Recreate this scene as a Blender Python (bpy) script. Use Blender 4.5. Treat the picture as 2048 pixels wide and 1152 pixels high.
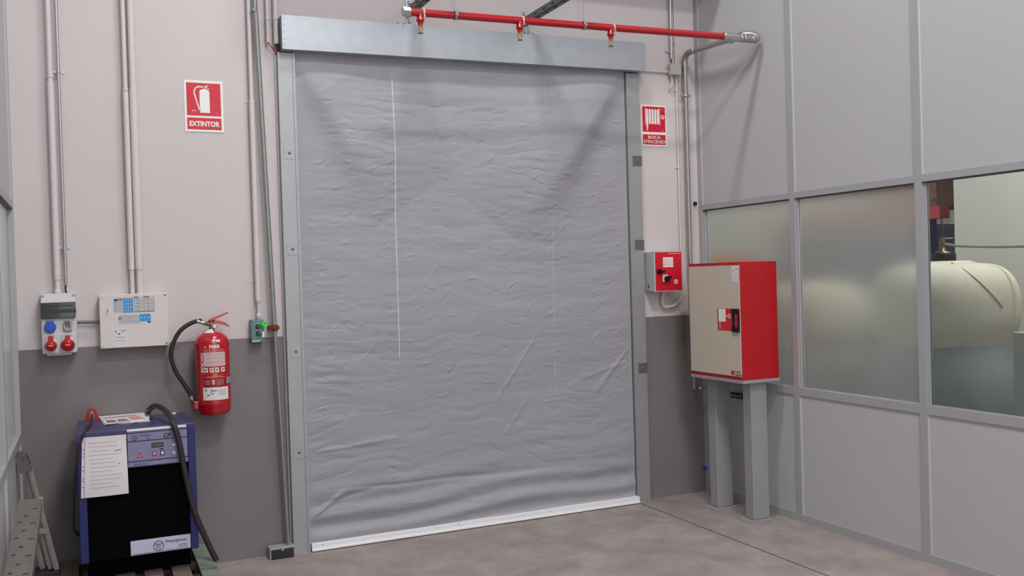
import bpy, bmesh, math, random
import numpy as np
from mathutils import Vector, Matrix
random.seed(7)
C = bpy.context.scene.collection
for o in list(bpy.data.objects): bpy.data.objects.remove(o)
# ------------------------------------------------------------------ camera
F_PX, YAW, PIT, ROLL = 1873.16, 0.42658, -0.01244, -0.02989
CAM = Vector((-4.05, -5.613, 1.6))
fwd = Vector((math.sin(YAW)*math.cos(PIT), math.cos(YAW)*math.cos(PIT), math.sin(PIT)))
rgt0 = Vector((math.cos(YAW), -math.sin(YAW), 0)); up0 = rgt0.cross(fwd)
rgt = math.cos(ROLL)*rgt0 + math.sin(ROLL)*up0
upv = -math.sin(ROLL)*rgt0 + math.cos(ROLL)*up0
cd = bpy.data.cameras.new('camera'); cam = bpy.data.objects.new('camera', cd); C.objects.link(cam)
cd.sensor_width = 36; cd.lens = 36*F_PX/2048; cd.clip_start = .05
m = Matrix((rgt, upv, -fwd)).transposed().to_4x4(); m.translation = CAM
cam.matrix_world = m
bpy.context.scene.camera = cam
# ------------------------------------------------------------------ light
sc = bpy.context.scene
sc.view_settings.view_transform = 'Standard'; sc.view_settings.look = 'None'
sc.view_settings.gamma = 1; sc.view_settings.use_curve_mapping = False
sc.view_settings.exposure = 0.30
w = bpy.data.worlds.new('world'); sc.world = w; w.use_nodes = True
w.node_tree.nodes['Background'].inputs[0].default_value = (.93, .96, 1, 1)
w.node_tree.nodes['Background'].inputs[1].default_value = 1.45
def area(name, loc, sx, sy, power, col=(1, .97, .94), rot=(0, 0, 0)):
    l = bpy.data.lights.new(name, 'AREA'); l.shape = 'RECTANGLE'; l.size = sx; l.size_y = sy
    l.energy = power; l.color = col
    o = bpy.data.objects.new(name, l); C.objects.link(o); o.location = loc; o.rotation_euler = rot
area('ceiling_lamp_light', (-2.3, -1.9, 6.3), 1.2, .35, 85)
area('ceiling_lamp_light', (-2.3, -4.9, 6.3), 1.3, .45, 120)
area('ceiling_lamp_light', (-2.3, -7.6, 6.3), 1.3, .45, 120)
area('storeroom_lamp_light', (1.35, -2.2, 3.9), .3, 1.4, 60, (1, 1, .96))
area('storeroom_lamp_light', (3.2, 1.6, 3.9), .3, 1.4, 30, (1, 1, .96))

# ------------------------------------------------------------------ helpers
def ray(px, py):
    return (px-1024)/F_PX*rgt - (py-576)/F_PX*upv + fwd
def B(px, py, y=0.0):
    d = ray(px, py); return CAM + d*((y-CAM.y)/d.y)
def S(px, py, X=0.0):
    d = ray(px, py); return CAM + d*((X-CAM.x)/d.x)
def lin(c):
    return tuple((v/12.92 if v <= .04045 else ((v+.055)/1.055)**2.4) for v in c)
def hx(r, g, b): return lin((r/255, g/255, b/255))
MATS = {}
def mat(name, col, rough=.5, metal=0., noise=0., nscale=20., bump=0., bscale=200., spec=.5, coat=0., emit=0., stretch=(1, 1, 1), dark=None, trans=0.):
    mt = bpy.data.materials.new(name); mt.use_nodes = True; nt = mt.node_tree; N = nt.nodes; L = nt.links
    b = N['Principled BSDF']; c4 = (*col, 1)
    b.inputs['Base Color'].default_value = c4; b.inputs['Roughness'].default_value = rough
    b.inputs['Metallic'].default_value = metal; b.inputs['Specular IOR Level'].default_value = spec
    b.inputs['Coat Weight'].default_value = coat; b.inputs['Transmission Weight'].default_value = trans
    if emit: b.inputs['Emission Color'].default_value = c4; b.inputs['Emission Strength'].default_value = emit
    if noise or bump:
        tc = N.new('ShaderNodeTexCoord'); mp = N.new('ShaderNodeMapping'); mp.inputs['Scale'].default_value = stretch
        L.new(tc.outputs['Object'], mp.inputs[0])
    if noise:
        n = N.new('ShaderNodeTexNoise'); n.inputs['Scale'].default_value = nscale; n.inputs['Detail'].default_value = 6; n.inputs['Roughness'].default_value = .6
        L.new(mp.outputs[0], n.inputs['Vector'])
        r = N.new('ShaderNodeValToRGB'); r.color_ramp.elements[0].position = .3; r.color_ramp.elements[1].position = .7
        dk = dark if dark else tuple(v*(1-noise) for v in col)
        r.color_ramp.elements[0].color = (*dk, 1); r.color_ramp.elements[1].color = (*[min(1, v*(1+noise*.5)) for v in col], 1)
        L.new(n.outputs['Fac'], r.inputs[0]); L.new(r.outputs[0], b.inputs['Base Color'])
    if bump:
        n2 = N.new('ShaderNodeTexNoise'); n2.inputs['Scale'].default_value = bscale; n2.inputs['Detail'].default_value = 3
        L.new(mp.outputs[0], n2.inputs['Vector']); bp = N.new('ShaderNodeBump'); bp.inputs['Strength'].default_value = bump; bp.inputs['Distance'].default_value = .002
        L.new(n2.outputs['Fac'], bp.inputs['Height']); L.new(bp.outputs[0], b.inputs['Normal'])
    MATS[name] = mt; return name
def M(n): return MATS[n]

class MB:
    def __init__(s): s.v = []; s.f = []; s.mi = []; s.sm = []; s.mats = []
    def m_(s, mt):
        if mt not in s.mats: s.mats.append(mt)
        return s.mats.index(mt)
    def add(s, vs, fs, mt, smooth=False):
        k = len(s.v); s.v += [Vector(v) for v in vs]; i = s.m_(mt)
        for f in fs: s.f.append([k+a for a in f]); s.mi.append(i); s.sm.append(smooth)
    def hexa(s, p, mt):      # 8 corners: bottom 4 ccw, top 4 ccw
        s.add(p, [(3, 2, 1, 0), (4, 5, 6, 7), (0, 1, 5, 4), (1, 2, 6, 5), (2, 3, 7, 6), (3, 0, 4, 7)], mt)
    def box(s, x0, x1, y0, y1, z0, z1, mt, bev=0., seg=2):
        if x0 > x1: x0, x1 = x1, x0
        if y0 > y1: y0, y1 = y1, y0
        if z0 > z1: z0, z1 = z1, z0
        if not bev:
            s.hexa([(x0, y0, z0), (x1, y0, z0), (x1, y1, z0), (x0, y1, z0), (x0, y0, z1), (x1, y0, z1), (x1, y1, z1), (x0, y1, z1)], mt); return
        bm = bmesh.new(); bmesh.ops.create_cube(bm, size=1)
        for v in bm.verts: v.co = Vector(((x0+x1)/2+v.co.x*(x1-x0), (y0+y1)/2+v.co.y*(y1-y0), (z0+z1)/2+v.co.z*(z1-z0)))
        bmesh.ops.bevel(bm, geom=list(bm.edges), offset=bev, segments=seg, affect='EDGES', profile=.5)
        bm.verts.index_update()
        s.add([v.co.copy() for v in bm.verts], [[v.index for v in f.verts] for f in bm.faces], mt, False); bm.free()
    def obox(s, c, ux, uy, uz, hx_, hy, hz, mt):   # oriented box, half sizes
        c = Vector(c); ux = Vector(ux)*hx_; uy = Vector(uy)*hy; uz = Vector(uz)*hz
        s.hexa([c-ux-uy-uz, c+ux-uy-uz, c+ux+uy-uz, c-ux+uy-uz, c-ux-uy+uz, c+ux-uy+uz, c+ux+uy+uz, c-ux+uy+uz], mt)
    def lathe(s, o, axis, prof, mt, n=24, smooth=True, cap=True):   # prof: (r, h) list
        o = Vector(o); a = Vector(axis).normalized(); t = Vector((0, 0, 1)) if abs(a.z) < .9 else Vector((1, 0, 0))
        u = a.cross(t).normalized(); w_ = a.cross(u); vs = []; fs = []
        for r, h in prof:
            for i in range(n):
                an = 2*math.pi*i/n; vs.append(o+a*h+u*r*math.cos(an)+w_*r*math.sin(an))
        for j in range(len(prof)-1):
            for i in range(n):
                k = (i+1) % n; fs.append((j*n+i, j*n+k, (j+1)*n+k, (j+1)*n+i))
        s.add(vs, fs, mt, smooth)
        if cap:
            s.add(vs[:n], [tuple(range(n-1, -1, -1))], mt); s.add(vs[-n:], [tuple(range(n))], mt)
    def cyl(s, a, b, r, mt, n=16, r2=None):
        a = Vector(a); b = Vector(b); s.lathe(a, b-a, [(r, 0), (r if r2 is None else r2, (b-a).length)], mt, n)
    def tube(s, pts, r, mt, n=12, sub=0, cap=True):
        pts = [Vector(p) for p in pts]
        if sub:
            q = []; P = [pts[0]*2-pts[1]]+pts+[pts[-1]*2-pts[-2]]
            for i in range(1, len(P)-2):
                for j in range(sub):
                    t = j/sub; a, b, c, d = P[i-1:i+3]
                    q.append(.5*((2*b)+(-a+c)*t+(2*a-5*b+4*c-d)*t*t+(-a+3*b-3*c+d)*t**3))
            q.append(pts[-1]); pts = q
        rs = r if isinstance(r, (list, tuple)) else [r]*len(pts)
        d = (pts[1]-pts[0]).normalized(); t = Vector((0, 0, 1)) if abs(d.z) < .9 else Vector((1, 0, 0)); u = d.cross(t).normalized()
        vs = []; fs = []
        for i, p in enumerate(pts):
            d = (pts[min(i+1, len(pts)-1)]-pts[max(i-1, 0)]).normalized(); u = (u-d*u.dot(d)).normalized(); w_ = d.cross(u)
            for k in range(n):
                an = 2*math.pi*k/n; vs.append(p+u*rs[i]*math.cos(an)+w_*rs[i]*math.sin(an))
        for j in range(len(pts)-1):
            for i in range(n):
                k = (i+1) % n; fs.append((j*n+i, j*n+k, (j+1)*n+k, (j+1)*n+i))
        s.add(vs, fs, mt, True)
        if cap: s.add(vs[:n], [tuple(range(n-1, -1, -1))], mt); s.add(vs[-n:], [tuple(range(n))], mt)
    def poly(s, pts2, o, ux, uz, nrm, th, mt):   # prism of a 2D outline
        o, ux, uz, nrm = map(Vector, (o, ux, uz, nrm)); n = len(pts2)
        a = [o+ux*x+uz*z for x, z in pts2]; b = [p+nrm*th for p in a]
        fs = [tuple(range(n, 2*n)), tuple(range(n-1, -1, -1))]+[(i, (i+1) % n, n+(i+1) % n, n+i) for i in range(n)]
        s.add(a+b, fs, mt)
    def text(s, body, o, ux, uz, w_, h, mt, off=0.0, nrm=None, mapf=None, shear=0):
        cu = bpy.data.curves.new('t', 'FONT'); cu.body = body; cu.size = 1; cu.offset = off; cu.shear = shear; cu.resolution_u = 3
        cu.extrude = 0
        ob = bpy.data.objects.new('t', cu); C.objects.link(ob); dg = bpy.context.evaluated_depsgraph_get()
        me = bpy.data.meshes.new_from_object(ob.evaluated_get(dg))
        vs = [v.co.copy() for v in me.vertices]; fs = [list(p.vertices) for p in me.polygons]
        bpy.data.objects.remove(ob); bpy.data.curves.remove(cu); bpy.data.meshes.remove(me)
        x0 = min(v.x for v in vs); x1 = max(v.x for v in vs); y0 = min(v.y for v in vs); y1 = max(v.y for v in vs)
        q = [((v.x-x0)/(x1-x0)*w_, (v.y-y0)/(y1-y0)*h) for v in vs]
        if mapf: s.add([mapf(a, b) for a, b in q], fs, mt)
        else:
            o, ux, uz = Vector(o), Vector(ux), Vector(uz); s.add([o+ux*a+uz*b for a, b in q], fs, mt)
    def build(s, name, parent=None, loc=None):
        me = bpy.data.meshes.new(name)
        off = Vector(parent.get('_w', (0, 0, 0))) if parent else Vector((0, 0, 0))
        org = Vector(loc) if loc is not None else (off if parent else Vector((0, 0, 0)))
        me.from_pydata([v-org for v in s.v], [], s.f)
        for n in s.mats: me.materials.append(M(n))
        me.polygons.foreach_set('material_index', s.mi); me.polygons.foreach_set('use_smooth', s.sm)
        bm = bmesh.new(); bm.from_mesh(me); bmesh.ops.recalc_face_normals(bm, faces=bm.faces); bm.to_mesh(me); bm.free()
        me.update()
        o = bpy.data.objects.new(name, me); C.objects.link(o); o.location = org-off if parent else org
        o['_w'] = tuple(org)
        if parent: o.parent = parent
        return o
def tag(o, label=None, cat=None, group=None, kind=None):
    if label: o['label'] = label
    if cat: o['category'] = cat
    if group: o['group'] = group
    if kind: o['kind'] = kind
    return o
def thing(name, loc, label=None, cat=None, group=None, kind=None):
    o = bpy.data.objects.new(name, None); o.empty_display_size = .05; C.objects.link(o); o.location = loc; o['_w'] = tuple(loc)
    return tag(o, label, cat, group, kind)
def circ(r, n=24, cx=0, cz=0, a0=0, a1=2*math.pi):
    full = abs(a1-a0-2*math.pi) < 1e-6; k = n if full else n+1
    return [(cx+r*math.cos(a0+(a1-a0)*i/n), cz+r*math.sin(a0+(a1-a0)*i/n)) for i in range(k)]
X_, Y_, Z_ = (1, 0, 0), (0, 1, 0), (0, 0, 1); NY = (0, -1, 0)

# ------------------------------------------------------------------ materials
mat('plaster', hx(208, 199, 200), .85, noise=.03, nscale=1.3, bump=.55, bscale=95)
mat('grey_paint', hx(126, 119, 120), .6, noise=.10, nscale=2.2, bump=.5, bscale=95)
mat('panel', hx(183, 183, 187), .45, noise=.015, nscale=2)
mat('alu_frame', hx(170, 170, 175), .42, metal=.15)
mat('edge_highlight', hx(206, 206, 209), .45)
mat('alu_dark', hx(70, 72, 76), .6)
mat('galv', hx(174, 179, 186), .36, metal=.5, noise=.07, nscale=14, bump=.08, bscale=30)
mat('galv_jamb', hx(168, 169, 172), .45, metal=.45, noise=.06, nscale=8)
mat('galv_end', hx(110, 112, 116), .5, metal=.5)
mat('bright_alu', hx(243, 243, 246), .5, metal=.1)
mat('curtain', hx(158, 157, 164), .55, noise=.05, nscale=3, bump=.25, bscale=60, stretch=(.45, 1, 1))
mat('seam', hx(150, 149, 155), .55)
mat('white_thread', hx(250, 250, 252), .6)
mat('white_pvc', hx(205, 200, 202), .45)
mat('wall_pvc', hx(214, 205, 206), .5)
mat('box_grey', hx(176, 170, 170), .5)
mat('zinc', hx(190, 190, 192), .3, metal=.85, noise=.06, nscale=30)
mat('steel_pipe', hx(168, 160, 156), .30, metal=.65, noise=.08, nscale=25)
mat('dull_pipe', hx(150, 153, 152), .42, metal=.55, noise=.12, nscale=18)
mat('grey_paint_metal', hx(118, 121, 122), .5, metal=.2)
mat('green_strut', hx(104, 114, 112), .45, metal=.5)
mat('rust', hx(110, 62, 45), .85, noise=.35, nscale=60)
mat('red_paint', hx(170, 18, 28), .3, coat=.3)
mat('red_cab', hx(178, 8, 24), .42)
mat('red_ext', hx(180, 12, 28), .25, coat=.6)
mat('red_sign', hx(206, 20, 46), .4)
mat('pale_label', hx(214, 186, 188), .5)
mat('sign_white', hx(232, 236, 230), .4)
mat('beige', hx(198, 186, 171), .5, noise=.02, nscale=3)
mat('stand_grey', hx(150, 149, 153), .42, noise=.04, nscale=6)
mat('black_rubber', hx(34, 32, 34), .5)
mat('black_plastic', hx(16, 14, 16), .5, spec=.3)
mat('black_grille', hx(5, 4, 5), .9, spec=.1)
mat('cable', hx(38, 35, 38), .45)
mat('brass', hx(170, 135, 80), .3, metal=.9)
mat('brass_dull', hx(118, 98, 74), .4, metal=.7)
mat('copper', hx(190, 130, 80), .3, metal=.9)
mat('chrome', hx(205, 203, 200), .15, metal=1)
mat('blue_frame', hx(26, 33, 96), .4)
mat('blue_top', hx(60, 58, 102), .35, noise=.08, nscale=9)
mat('lilac', hx(132, 127, 160), .45, noise=.06, nscale=8)
mat('lilac_label', hx(196, 190, 218), .5, noise=.05, nscale=12)
mat('navy_ink', hx(28, 30, 80), .6)
mat('ink', hx(48, 46, 52), .7)
mat('pencil', hx(150, 146, 152), .8)
mat('paper', hx(222, 216, 220), .75)
mat('paper_print', hx(140, 120, 114), .7, noise=.4, nscale=60)
mat('lcd', hx(64, 96, 62), .2)
mat('warn', hx(226, 150, 140), .5)
mat('dark_red', hx(130, 14, 28), .4)
mat('socket_grey', hx(200, 199, 202), .45)
mat('socket_mid', hx(160, 160, 164), .45)
mat('smoke_window', hx(58, 57, 62), .12, coat=.5)
mat('breaker', hx(44, 43, 48), .4)
mat('socket_blue', hx(24, 82, 190), .35)
mat('socket_red', hx(182, 14, 30), .3)
mat('panel_box', hx(216, 208, 206), .45)
mat('label_blue', hx(52, 150, 214), .5)
mat('label_grey', hx(186, 184, 188), .5)
mat('green_box', hx(96, 126, 128), .4)
mat('green_btn', hx(20, 78, 70), .35)
mat('green_cap', hx(60, 205, 62), .3, emit=.12)
mat('ctrl_grey', hx(184, 190, 190), .45)
mat('wood', hx(120, 106, 98), .8, noise=.25, nscale=14, stretch=(6, 1, 6))
mat('wood_green', hx(128, 136, 130), .8, noise=.2, nscale=14)
mat('wood_dark', hx(70, 50, 46), .85, noise=.3, nscale=20)
mat('ladder_alu', hx(150, 142, 139), .5, metal=.35, noise=.12, nscale=10)
mat('plank_alu', hx(128, 122, 118), .45, metal=.4, noise=.15, nscale=9)
mat('hinge_grey', hx(92, 90, 91), .5)
mat('slot_dark', hx(40, 36, 34), .9)
mat('cream', hx(204, 203, 196), .6, noise=.02, nscale=2)
mat('tank', hx(204, 201, 190), .65, noise=.05, nscale=2.5, dark=hx(190, 182, 165))
mat('tank_liquid', hx(148, 157, 160), .6, noise=.08, nscale=3)
mat('hose_green', hx(120, 140, 136), .4)
mat('cardboard', hx(140, 104, 80), .85, noise=.12, nscale=12)
mat('rack_navy', hx(26, 34, 84), .45)
mat('rack_red', hx(190, 40, 34), .5)
mat('store_grey', hx(92, 96, 108), .7)  # plain grey for the locker and the infill of the grey frame
mat('orange_item', hx(180, 110, 60), .6)
mat('light_grey_metal', hx(176, 182, 184), .45)
mat('ceiling', hx(120, 118, 116), .9)
# concrete floor with a saw-cut joint
def floor_mat():
    mat('concrete', hx(160, 150, 148), .38); mt = M('concrete'); nt = mt.node_tree; N = nt.nodes; L = nt.links; b = N['Principled BSDF']
    tc = N.new('ShaderNodeTexCoord')
    def ns(sc_, det, lo, hi, c0, c1, dist=0):
        n = N.new('ShaderNodeTexNoise'); n.inputs['Scale'].default_value = sc_; n.inputs['Detail'].default_value = det; n.inputs['Roughness'].default_value = .65; n.inputs['Distortion'].default_value = dist
        L.new(tc.outputs['Object'], n.inputs['Vector']); r = N.new('ShaderNodeValToRGB'); r.color_ramp.elements[0].position = lo; r.color_ramp.elements[1].position = hi
        r.color_ramp.elements[0].color = (*c0, 1); r.color_ramp.elements[1].color = (*c1, 1); L.new(n.outputs['Fac'], r.inputs[0]); return r
    a = ns(3.4, 10, .3, .72, hx(140, 130, 127), hx(176, 166, 163), .25); c = ns(14, 8, .35, .75, (.86, .85, .84), (1, 1, 1)); e = ns(60, 3, .3, .5, (.93, .92, .92), (1, 1, 1))
    def mul(x, y):
        mx = N.new('ShaderNodeMix'); mx.data_type = 'RGBA'; mx.blend_type = 'MULTIPLY'; mx.inputs[0].default_value = 1
        L.new(x, mx.inputs[6]); L.new(y, mx.inputs[7]); return mx.outputs[2]
    col = mul(mul(a.outputs[0], c.outputs[0]), e.outputs[0])
    L.new(col, b.inputs['Base Color'])
    rr = N.new('ShaderNodeMapRange'); rr.inputs[3].default_value = .3; rr.inputs[4].default_value = .55
    L.new(c.outputs[0], rr.inputs[0]); L.new(rr.outputs[0], b.inputs['Roughness'])
floor_mat()
mat('joint', hx(56, 50, 50), .9)
def glass(name, frosted):
    mt = bpy.data.materials.new(name); mt.use_nodes = True; nt = mt.node_tree; N = nt.nodes; L = nt.links
    for n in list(N):
        if n.type != 'OUTPUT_MATERIAL': N.remove(n)
    out = [n for n in N if n.type == 'OUTPUT_MATERIAL'][0]
    if frosted:
        g = N.new('ShaderNodeBsdfGlass'); g.inputs['Roughness'].default_value = .25; g.inputs['IOR'].default_value = 1.3; g.inputs['Color'].default_value = (.97, .98, .96, 1)
        t = N.new('ShaderNodeBsdfTranslucent'); t.inputs[0].default_value = (.55, .58, .56, 1)
        d = N.new('ShaderNodeBsdfDiffuse'); d.inputs[0].default_value = (.5, .52, .51, 1)
        m1 = N.new('ShaderNodeMixShader'); m1.inputs[0].default_value = .15; L.new(g.outputs[0], m1.inputs[1]); L.new(t.outputs[0], m1.inputs[2])
        m2 = N.new('ShaderNodeMixShader'); m2.inputs[0].default_value = .12; L.new(m1.outputs[0], m2.inputs[1]); L.new(d.outputs[0], m2.inputs[2]); L.new(m2.outputs[0], out.inputs[0])
    else:
        t = N.new('ShaderNodeBsdfTransparent'); t.inputs[0].default_value = (.95, .97, .95, 1)
        g = N.new('ShaderNodeBsdfGlossy'); g.inputs['Roughness'].default_value = .02
        fr = N.new('ShaderNodeFresnel'); fr.inputs[0].default_value = 1.3
        m1 = N.new('ShaderNodeMixShader'); L.new(fr.outputs[0], m1.inputs[0]); L.new(t.outputs[0], m1.inputs[1]); L.new(g.outputs[0], m1.inputs[2]); L.new(m1.outputs[0], out.inputs[0])
    MATS[name] = mt
glass('frosted_glass', True); glass('clear_glass', False)

# ------------------------------------------------------------------ setting
XL = -4.387; ZC = 6.7; PL = 1.285
b = MB(); b.box(-6.5, 7, -11, 4.2, -.1, 0, 'concrete'); tag(b.build('floor'), kind='structure')
b = MB(); b.box(-.6055, -.5985, -9, -.03, 0, .0008, 'joint'); tag(b.build('trim_1'), kind='structure')
b = MB(); b.box(XL-.12, 0.02, 0, .2, PL, ZC, 'plaster'); b.box(XL-.12, 0.02, 0, .2, 0, PL, 'grey_paint'); tag(b.build('wall_back'), kind='structure')
b = MB(); b.box(-6.5, 7, -11, 4.2, ZC, ZC+.1, 'ceiling'); tag(b.build('ceiling'), kind='structure')
b = MB(); b.box(-2.95, 0, -.45, 0, 3.72, 4.6, 'ceiling'); b.box(XL, -2.95, -.2, 0, 3.72, 4.6, 'ceiling'); tag(b.build('shade_beam'), kind='structure')  # unseen overhead beam, added and sized to shade the upper wall
def partition(side, X0, sgn, name, panes, clear):
    # sgn +1: frame protrudes towards -X (right wall); -1 the mirror
    f = MB(); D = .052
    def bx(mb, a0, a1, y0, y1, z0, z1, mt, bev=0):
        mb.box(X0+sgn*a0, X0+sgn*a1, y0, y1, z0, z1, mt, bev)
    edges = [-.004]+[-.985-.98*i for i in range(9)]
    for i, e in enumerate(edges):
        y1 = e+.024; y0 = e-.024
        if i == 0: y1 = 0; y0 = -.045
        bx(f, 0, D, y0, y1, 0, 5.2, 'alu_frame')
    for i in range(len(edges)-1):
        ya = edges[i]-.024 if i else -.045; yb = edges[i+1]+.024
        for z0, z1 in ((2.036, 2.074), (.80, .848), (0, .05), (4.0, 4.04)): bx(f, .0005, D-.001, yb, ya, z0, z1, 'alu_frame')
        for z0, z1 in ((2.074, 4.0), (4.04, 5.2), (.05, .80)): bx(f, .009, D-.01, yb, ya, z0, z1, 'panel')
        for z0, z1 in ((2.074, 4.0), (.05, .80)): bx(f, .0075, .009, ya-.007, ya, z0, z1, 'edge_highlight');  # pale strips paint a bright highlight along the panel edge by each mullion
        # glazing bead: dark gasket on top, light reveal on the sides
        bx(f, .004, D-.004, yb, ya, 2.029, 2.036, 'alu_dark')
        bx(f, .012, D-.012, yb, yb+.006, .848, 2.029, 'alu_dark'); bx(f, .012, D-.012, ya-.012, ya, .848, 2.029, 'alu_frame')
    tag(f.build(name), kind='structure')
    for i in range(len(edges)-1):
        ya = edges[i]-.036 if i else -.057; yb = edges[i+1]+.030
        g = MB(); bx(g, .026, .032, yb, ya, .848, 2.029, 'clear_glass' if i in clear else 'frosted_glass')
        tag(g.build('window_%d' % (panes+i)), kind='structure')
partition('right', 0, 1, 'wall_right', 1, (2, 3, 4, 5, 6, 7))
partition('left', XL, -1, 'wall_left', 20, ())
# storeroom behind the right partition
b = MB(); b.box(2.0, 2.1, -9, -.50, 0, 4.1, 'cream'); b.box(1.985, 2.0, -1.72, -1.70, 0, 4.1, 'cream'); tag(b.build('wall_storeroom'), kind='structure')
b = MB(); b.box(.05, 6.5, 3.3, 3.4, 0, 4.1, 'cream'); tag(b.build('wall_far'), kind='structure')
b = MB(); b.box(6.4, 6.5, -9, 3.3, 0, 4.1, 'cream'); tag(b.build('wall_east'), kind='structure')
b = MB(); b.box(.06, 6.5, -9, 3.3, 4.1, 4.15, 'ceiling'); tag(b.build('ceiling_storeroom'), kind='structure')
b = MB(); b.box(XL-1.6, XL-1.5, -9, 0, 0, 4.1, 'cream'); tag(b.build('wall_west'), kind='structure')

# ------------------------------------------------------------------ roll-up door
door = thing('door_1', (-1.75, -.05, 0), kind='structure')
h = MB(); YF = -.115
def hc(x, y, z): return (x, y, z)
xa, xb = -2.968, -.487
h.hexa([hc(xa, YF, 2.960), hc(xb, YF, 2.988), hc(xb, -.002, 2.988), hc(xa, -.002, 2.960), hc(xa, YF, 3.158), hc(xb, YF, 3.181), hc(xb, -.002, 3.181), hc(xa, -.002, 3.158)], 'galv')
h.box(xa-.004, xa-.001, -.113, -.006, 2.964, 3.152, 'galv_end')
for z in (2.985, 3.02, 3.06, 3.1, 3.135): h.lathe((xa+.012, YF, z), NY, [(.003, 0), (.002, .002)], 'galv_end', 8)
for x in (-2.23, -1.46): h.box(x, x+.002, YF-.001, YF, 3.14, 3.163, 'galv_end')
hd = h.build('header_box', door); hd['label'] = 'galvanised sheet metal header box'
for s_, (x0, x1, lip) in {'l': (-2.985, -2.897, -2.897), 'r': (-.602, -.505, -.602)}.items():
    g = MB(); top = 2.955 if s_ == 'l' else 2.98
    g.box(x0, x1, -.05, -.001, 0, top, 'galv_jamb')
    g.box(x0-.012 if s_ == 'l' else x1-.001, x0+.001 if s_ == 'l' else x1+.012, -.012, -.001, 0, top, 'galv_jamb')
    if s_ == 'l': g.box(x1-.004, x1+.010, -.056, -.001, 0, top, 'galv_jamb')
    else: g.box(x0-.010, x0+.004, -.056, -.001, 0, top, 'galv_jamb')
    for z in np.arange(.25, 2.9, .32):
        xx = (x1+.003) if s_ == 'l' else (x0-.003); g.lathe((xx, -.056, z), NY, [(.0028, 0), (.002, .002)], 'galv_end', 8)
    j = g.build('guide_rail', door)
    zs = (B(580, 318, -.05).z, B(590, 510, -.05).z, B(594, 715, -.05).z, B(597, 917, -.05).z) if s_ == 'l' else (B(1272, 332, -.05).z, B(1274, 500, -.05).z, .9)
    for z in zs:
        p = MB(); xc0, xc1 = (x0+.018, x1-.006) if s_ == 'l' else (x0+.028, x1+.004)
        p.box(xc0, xc1, -.0525, -.05, z, z+.07, 'galv_jamb' if s_ == 'l' else 'galv_end'); p.lathe(((xc0+xc1)/2, -.0525, z+.035), NY, [(.009, 0), (.008, .002), (.004, .003)], 'galv_end', 12)
        p.build('cover_plate', j)
# curtain: a real folded sheet
def noise2(u, v, seed):
    rs = np.random.RandomState(seed); g = rs.rand(256, 256); ui = np.floor(u).astype(int); vi = np.floor(v).astype(int)
    fu = u-ui; fv = v-vi; fu = fu*fu*(3-2*fu); fv = fv*fv*(3-2*fv)
    a = g[ui % 256, vi % 256]; b_ = g[(ui+1) % 256, vi % 256]; c = g[ui % 256, (vi+1) % 256]; d = g[(ui+1) % 256, (vi+1) % 256]
    return (a*(1-fu)+b_*fu)*(1-fv)+(c*(1-fu)+d*fu)*fv-.5
NXc, NZc = 400, 560
cx0, cx1, cz0, cz1 = -2.895, -.618, .04, 3.02
xs = np.linspace(cx0, cx1, NXc); zs = np.linspace(cz0, cz1, NZc); XX, ZZ = np.meshgrid(xs, zs)
U = (XX-cx0)/(cx1-cx0)
yy = np.zeros_like(XX)
yy += .012*noise2(XX*1.6+9, ZZ*2.4+4, 1)
warp = .06*noise2(XX*2.2+3, ZZ*1.5+8, 2)+.03*noise2(XX*7, ZZ*4, 3)
yy += .0046*noise2(XX*2.6+20, (ZZ+warp)*13+5, 4)
amp = (.30+np.clip(noise2(XX*2.1+40, ZZ*2.6+11, 5)+.5, 0, 1)**2*1.2)*(.55+.45*np.clip((2.9-ZZ)/1.6, 0, 1))
yy += .0050*amp*noise2(XX*6+50, (ZZ+warp)*30+7, 6)
rd = 1-np.abs(noise2(XX*4.0+70, (ZZ+warp*1.4)*19+3, 7))*2
yy += .0026*amp*np.clip(rd-.80, 0, 1)*5
yy += .0013*noise2(XX*16, ZZ*46, 8)
# heavy horizontal folds gathered above the bottom bar
low = np.exp(-((ZZ-.04)/.26)**2)
yy += low*(.013*np.sin((ZZ+.05*np.sin(XX*1.5)+.012*np.sin(XX*5))*46)+.02*noise2(XX*1.5, ZZ*11, 9))
# tension folds falling inwards from both top corners
def crease(xa_, za_, xb_, zb_, width, depth, asym=0.):
    global yy
    dx, dz = xb_-xa_, zb_-za_; L_ = math.hypot(dx, dz); t = ((XX-xa_)*dx+(ZZ-za_)*dz)/L_**2; d = ((XX-xa_)*dz-(ZZ-za_)*dx)/L_
    d = d+.02*noise2(XX*3, ZZ*3, 77)*min(1, L_)
    env = np.clip(np.minimum(t*5+.2, (1-t)*3), 0, 1)*(t > -.05)*(t < 1); wl = width*(.45+.8*np.clip(t, 0, 1))
    yy = yy+env*depth*np.exp(-(d/wl)**2)
def P(px, py): q = B(px, py, -.04); return q.x, q.z
def fold(xa_, za_, xb_, zb_, side, w1, w2, depth):   # gentle upper flank, short under-facing flank
    global yy
    dx, dz = xb_-xa_, zb_-za_; L_ = math.hypot(dx, dz); t = ((XX-xa_)*dx+(ZZ-za_)*dz)/L_**2; d = side*((XX-xa_)*dz-(ZZ-za_)*dx)/L_
    d = d+.03*noise2(XX*2, ZZ*2, 78); env = np.clip(t*4+.15, 0, 1)*np.clip((1-t)*2.2, 0, 1)*(t > -.1)*(t < 1); k = .4+.9*np.clip(t, 0, 1)
    prof = np.where(d > 0, np.exp(-(d/(w1*k))**2), np.exp(-(d/(w2*k))**2)); yy = yy-env*depth*k*prof
fold(*P(1240, 135), *P(1020, 470), 1, .45, .15, .080)
fold(*P(596, 118), *P(800, 420), -1, .40, .16, .058)
crease(*P(1080, 660), *P(985, 815), .012, -.0045); crease(*P(1062, 790), *P(1000, 885), .014, -.003)
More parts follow.
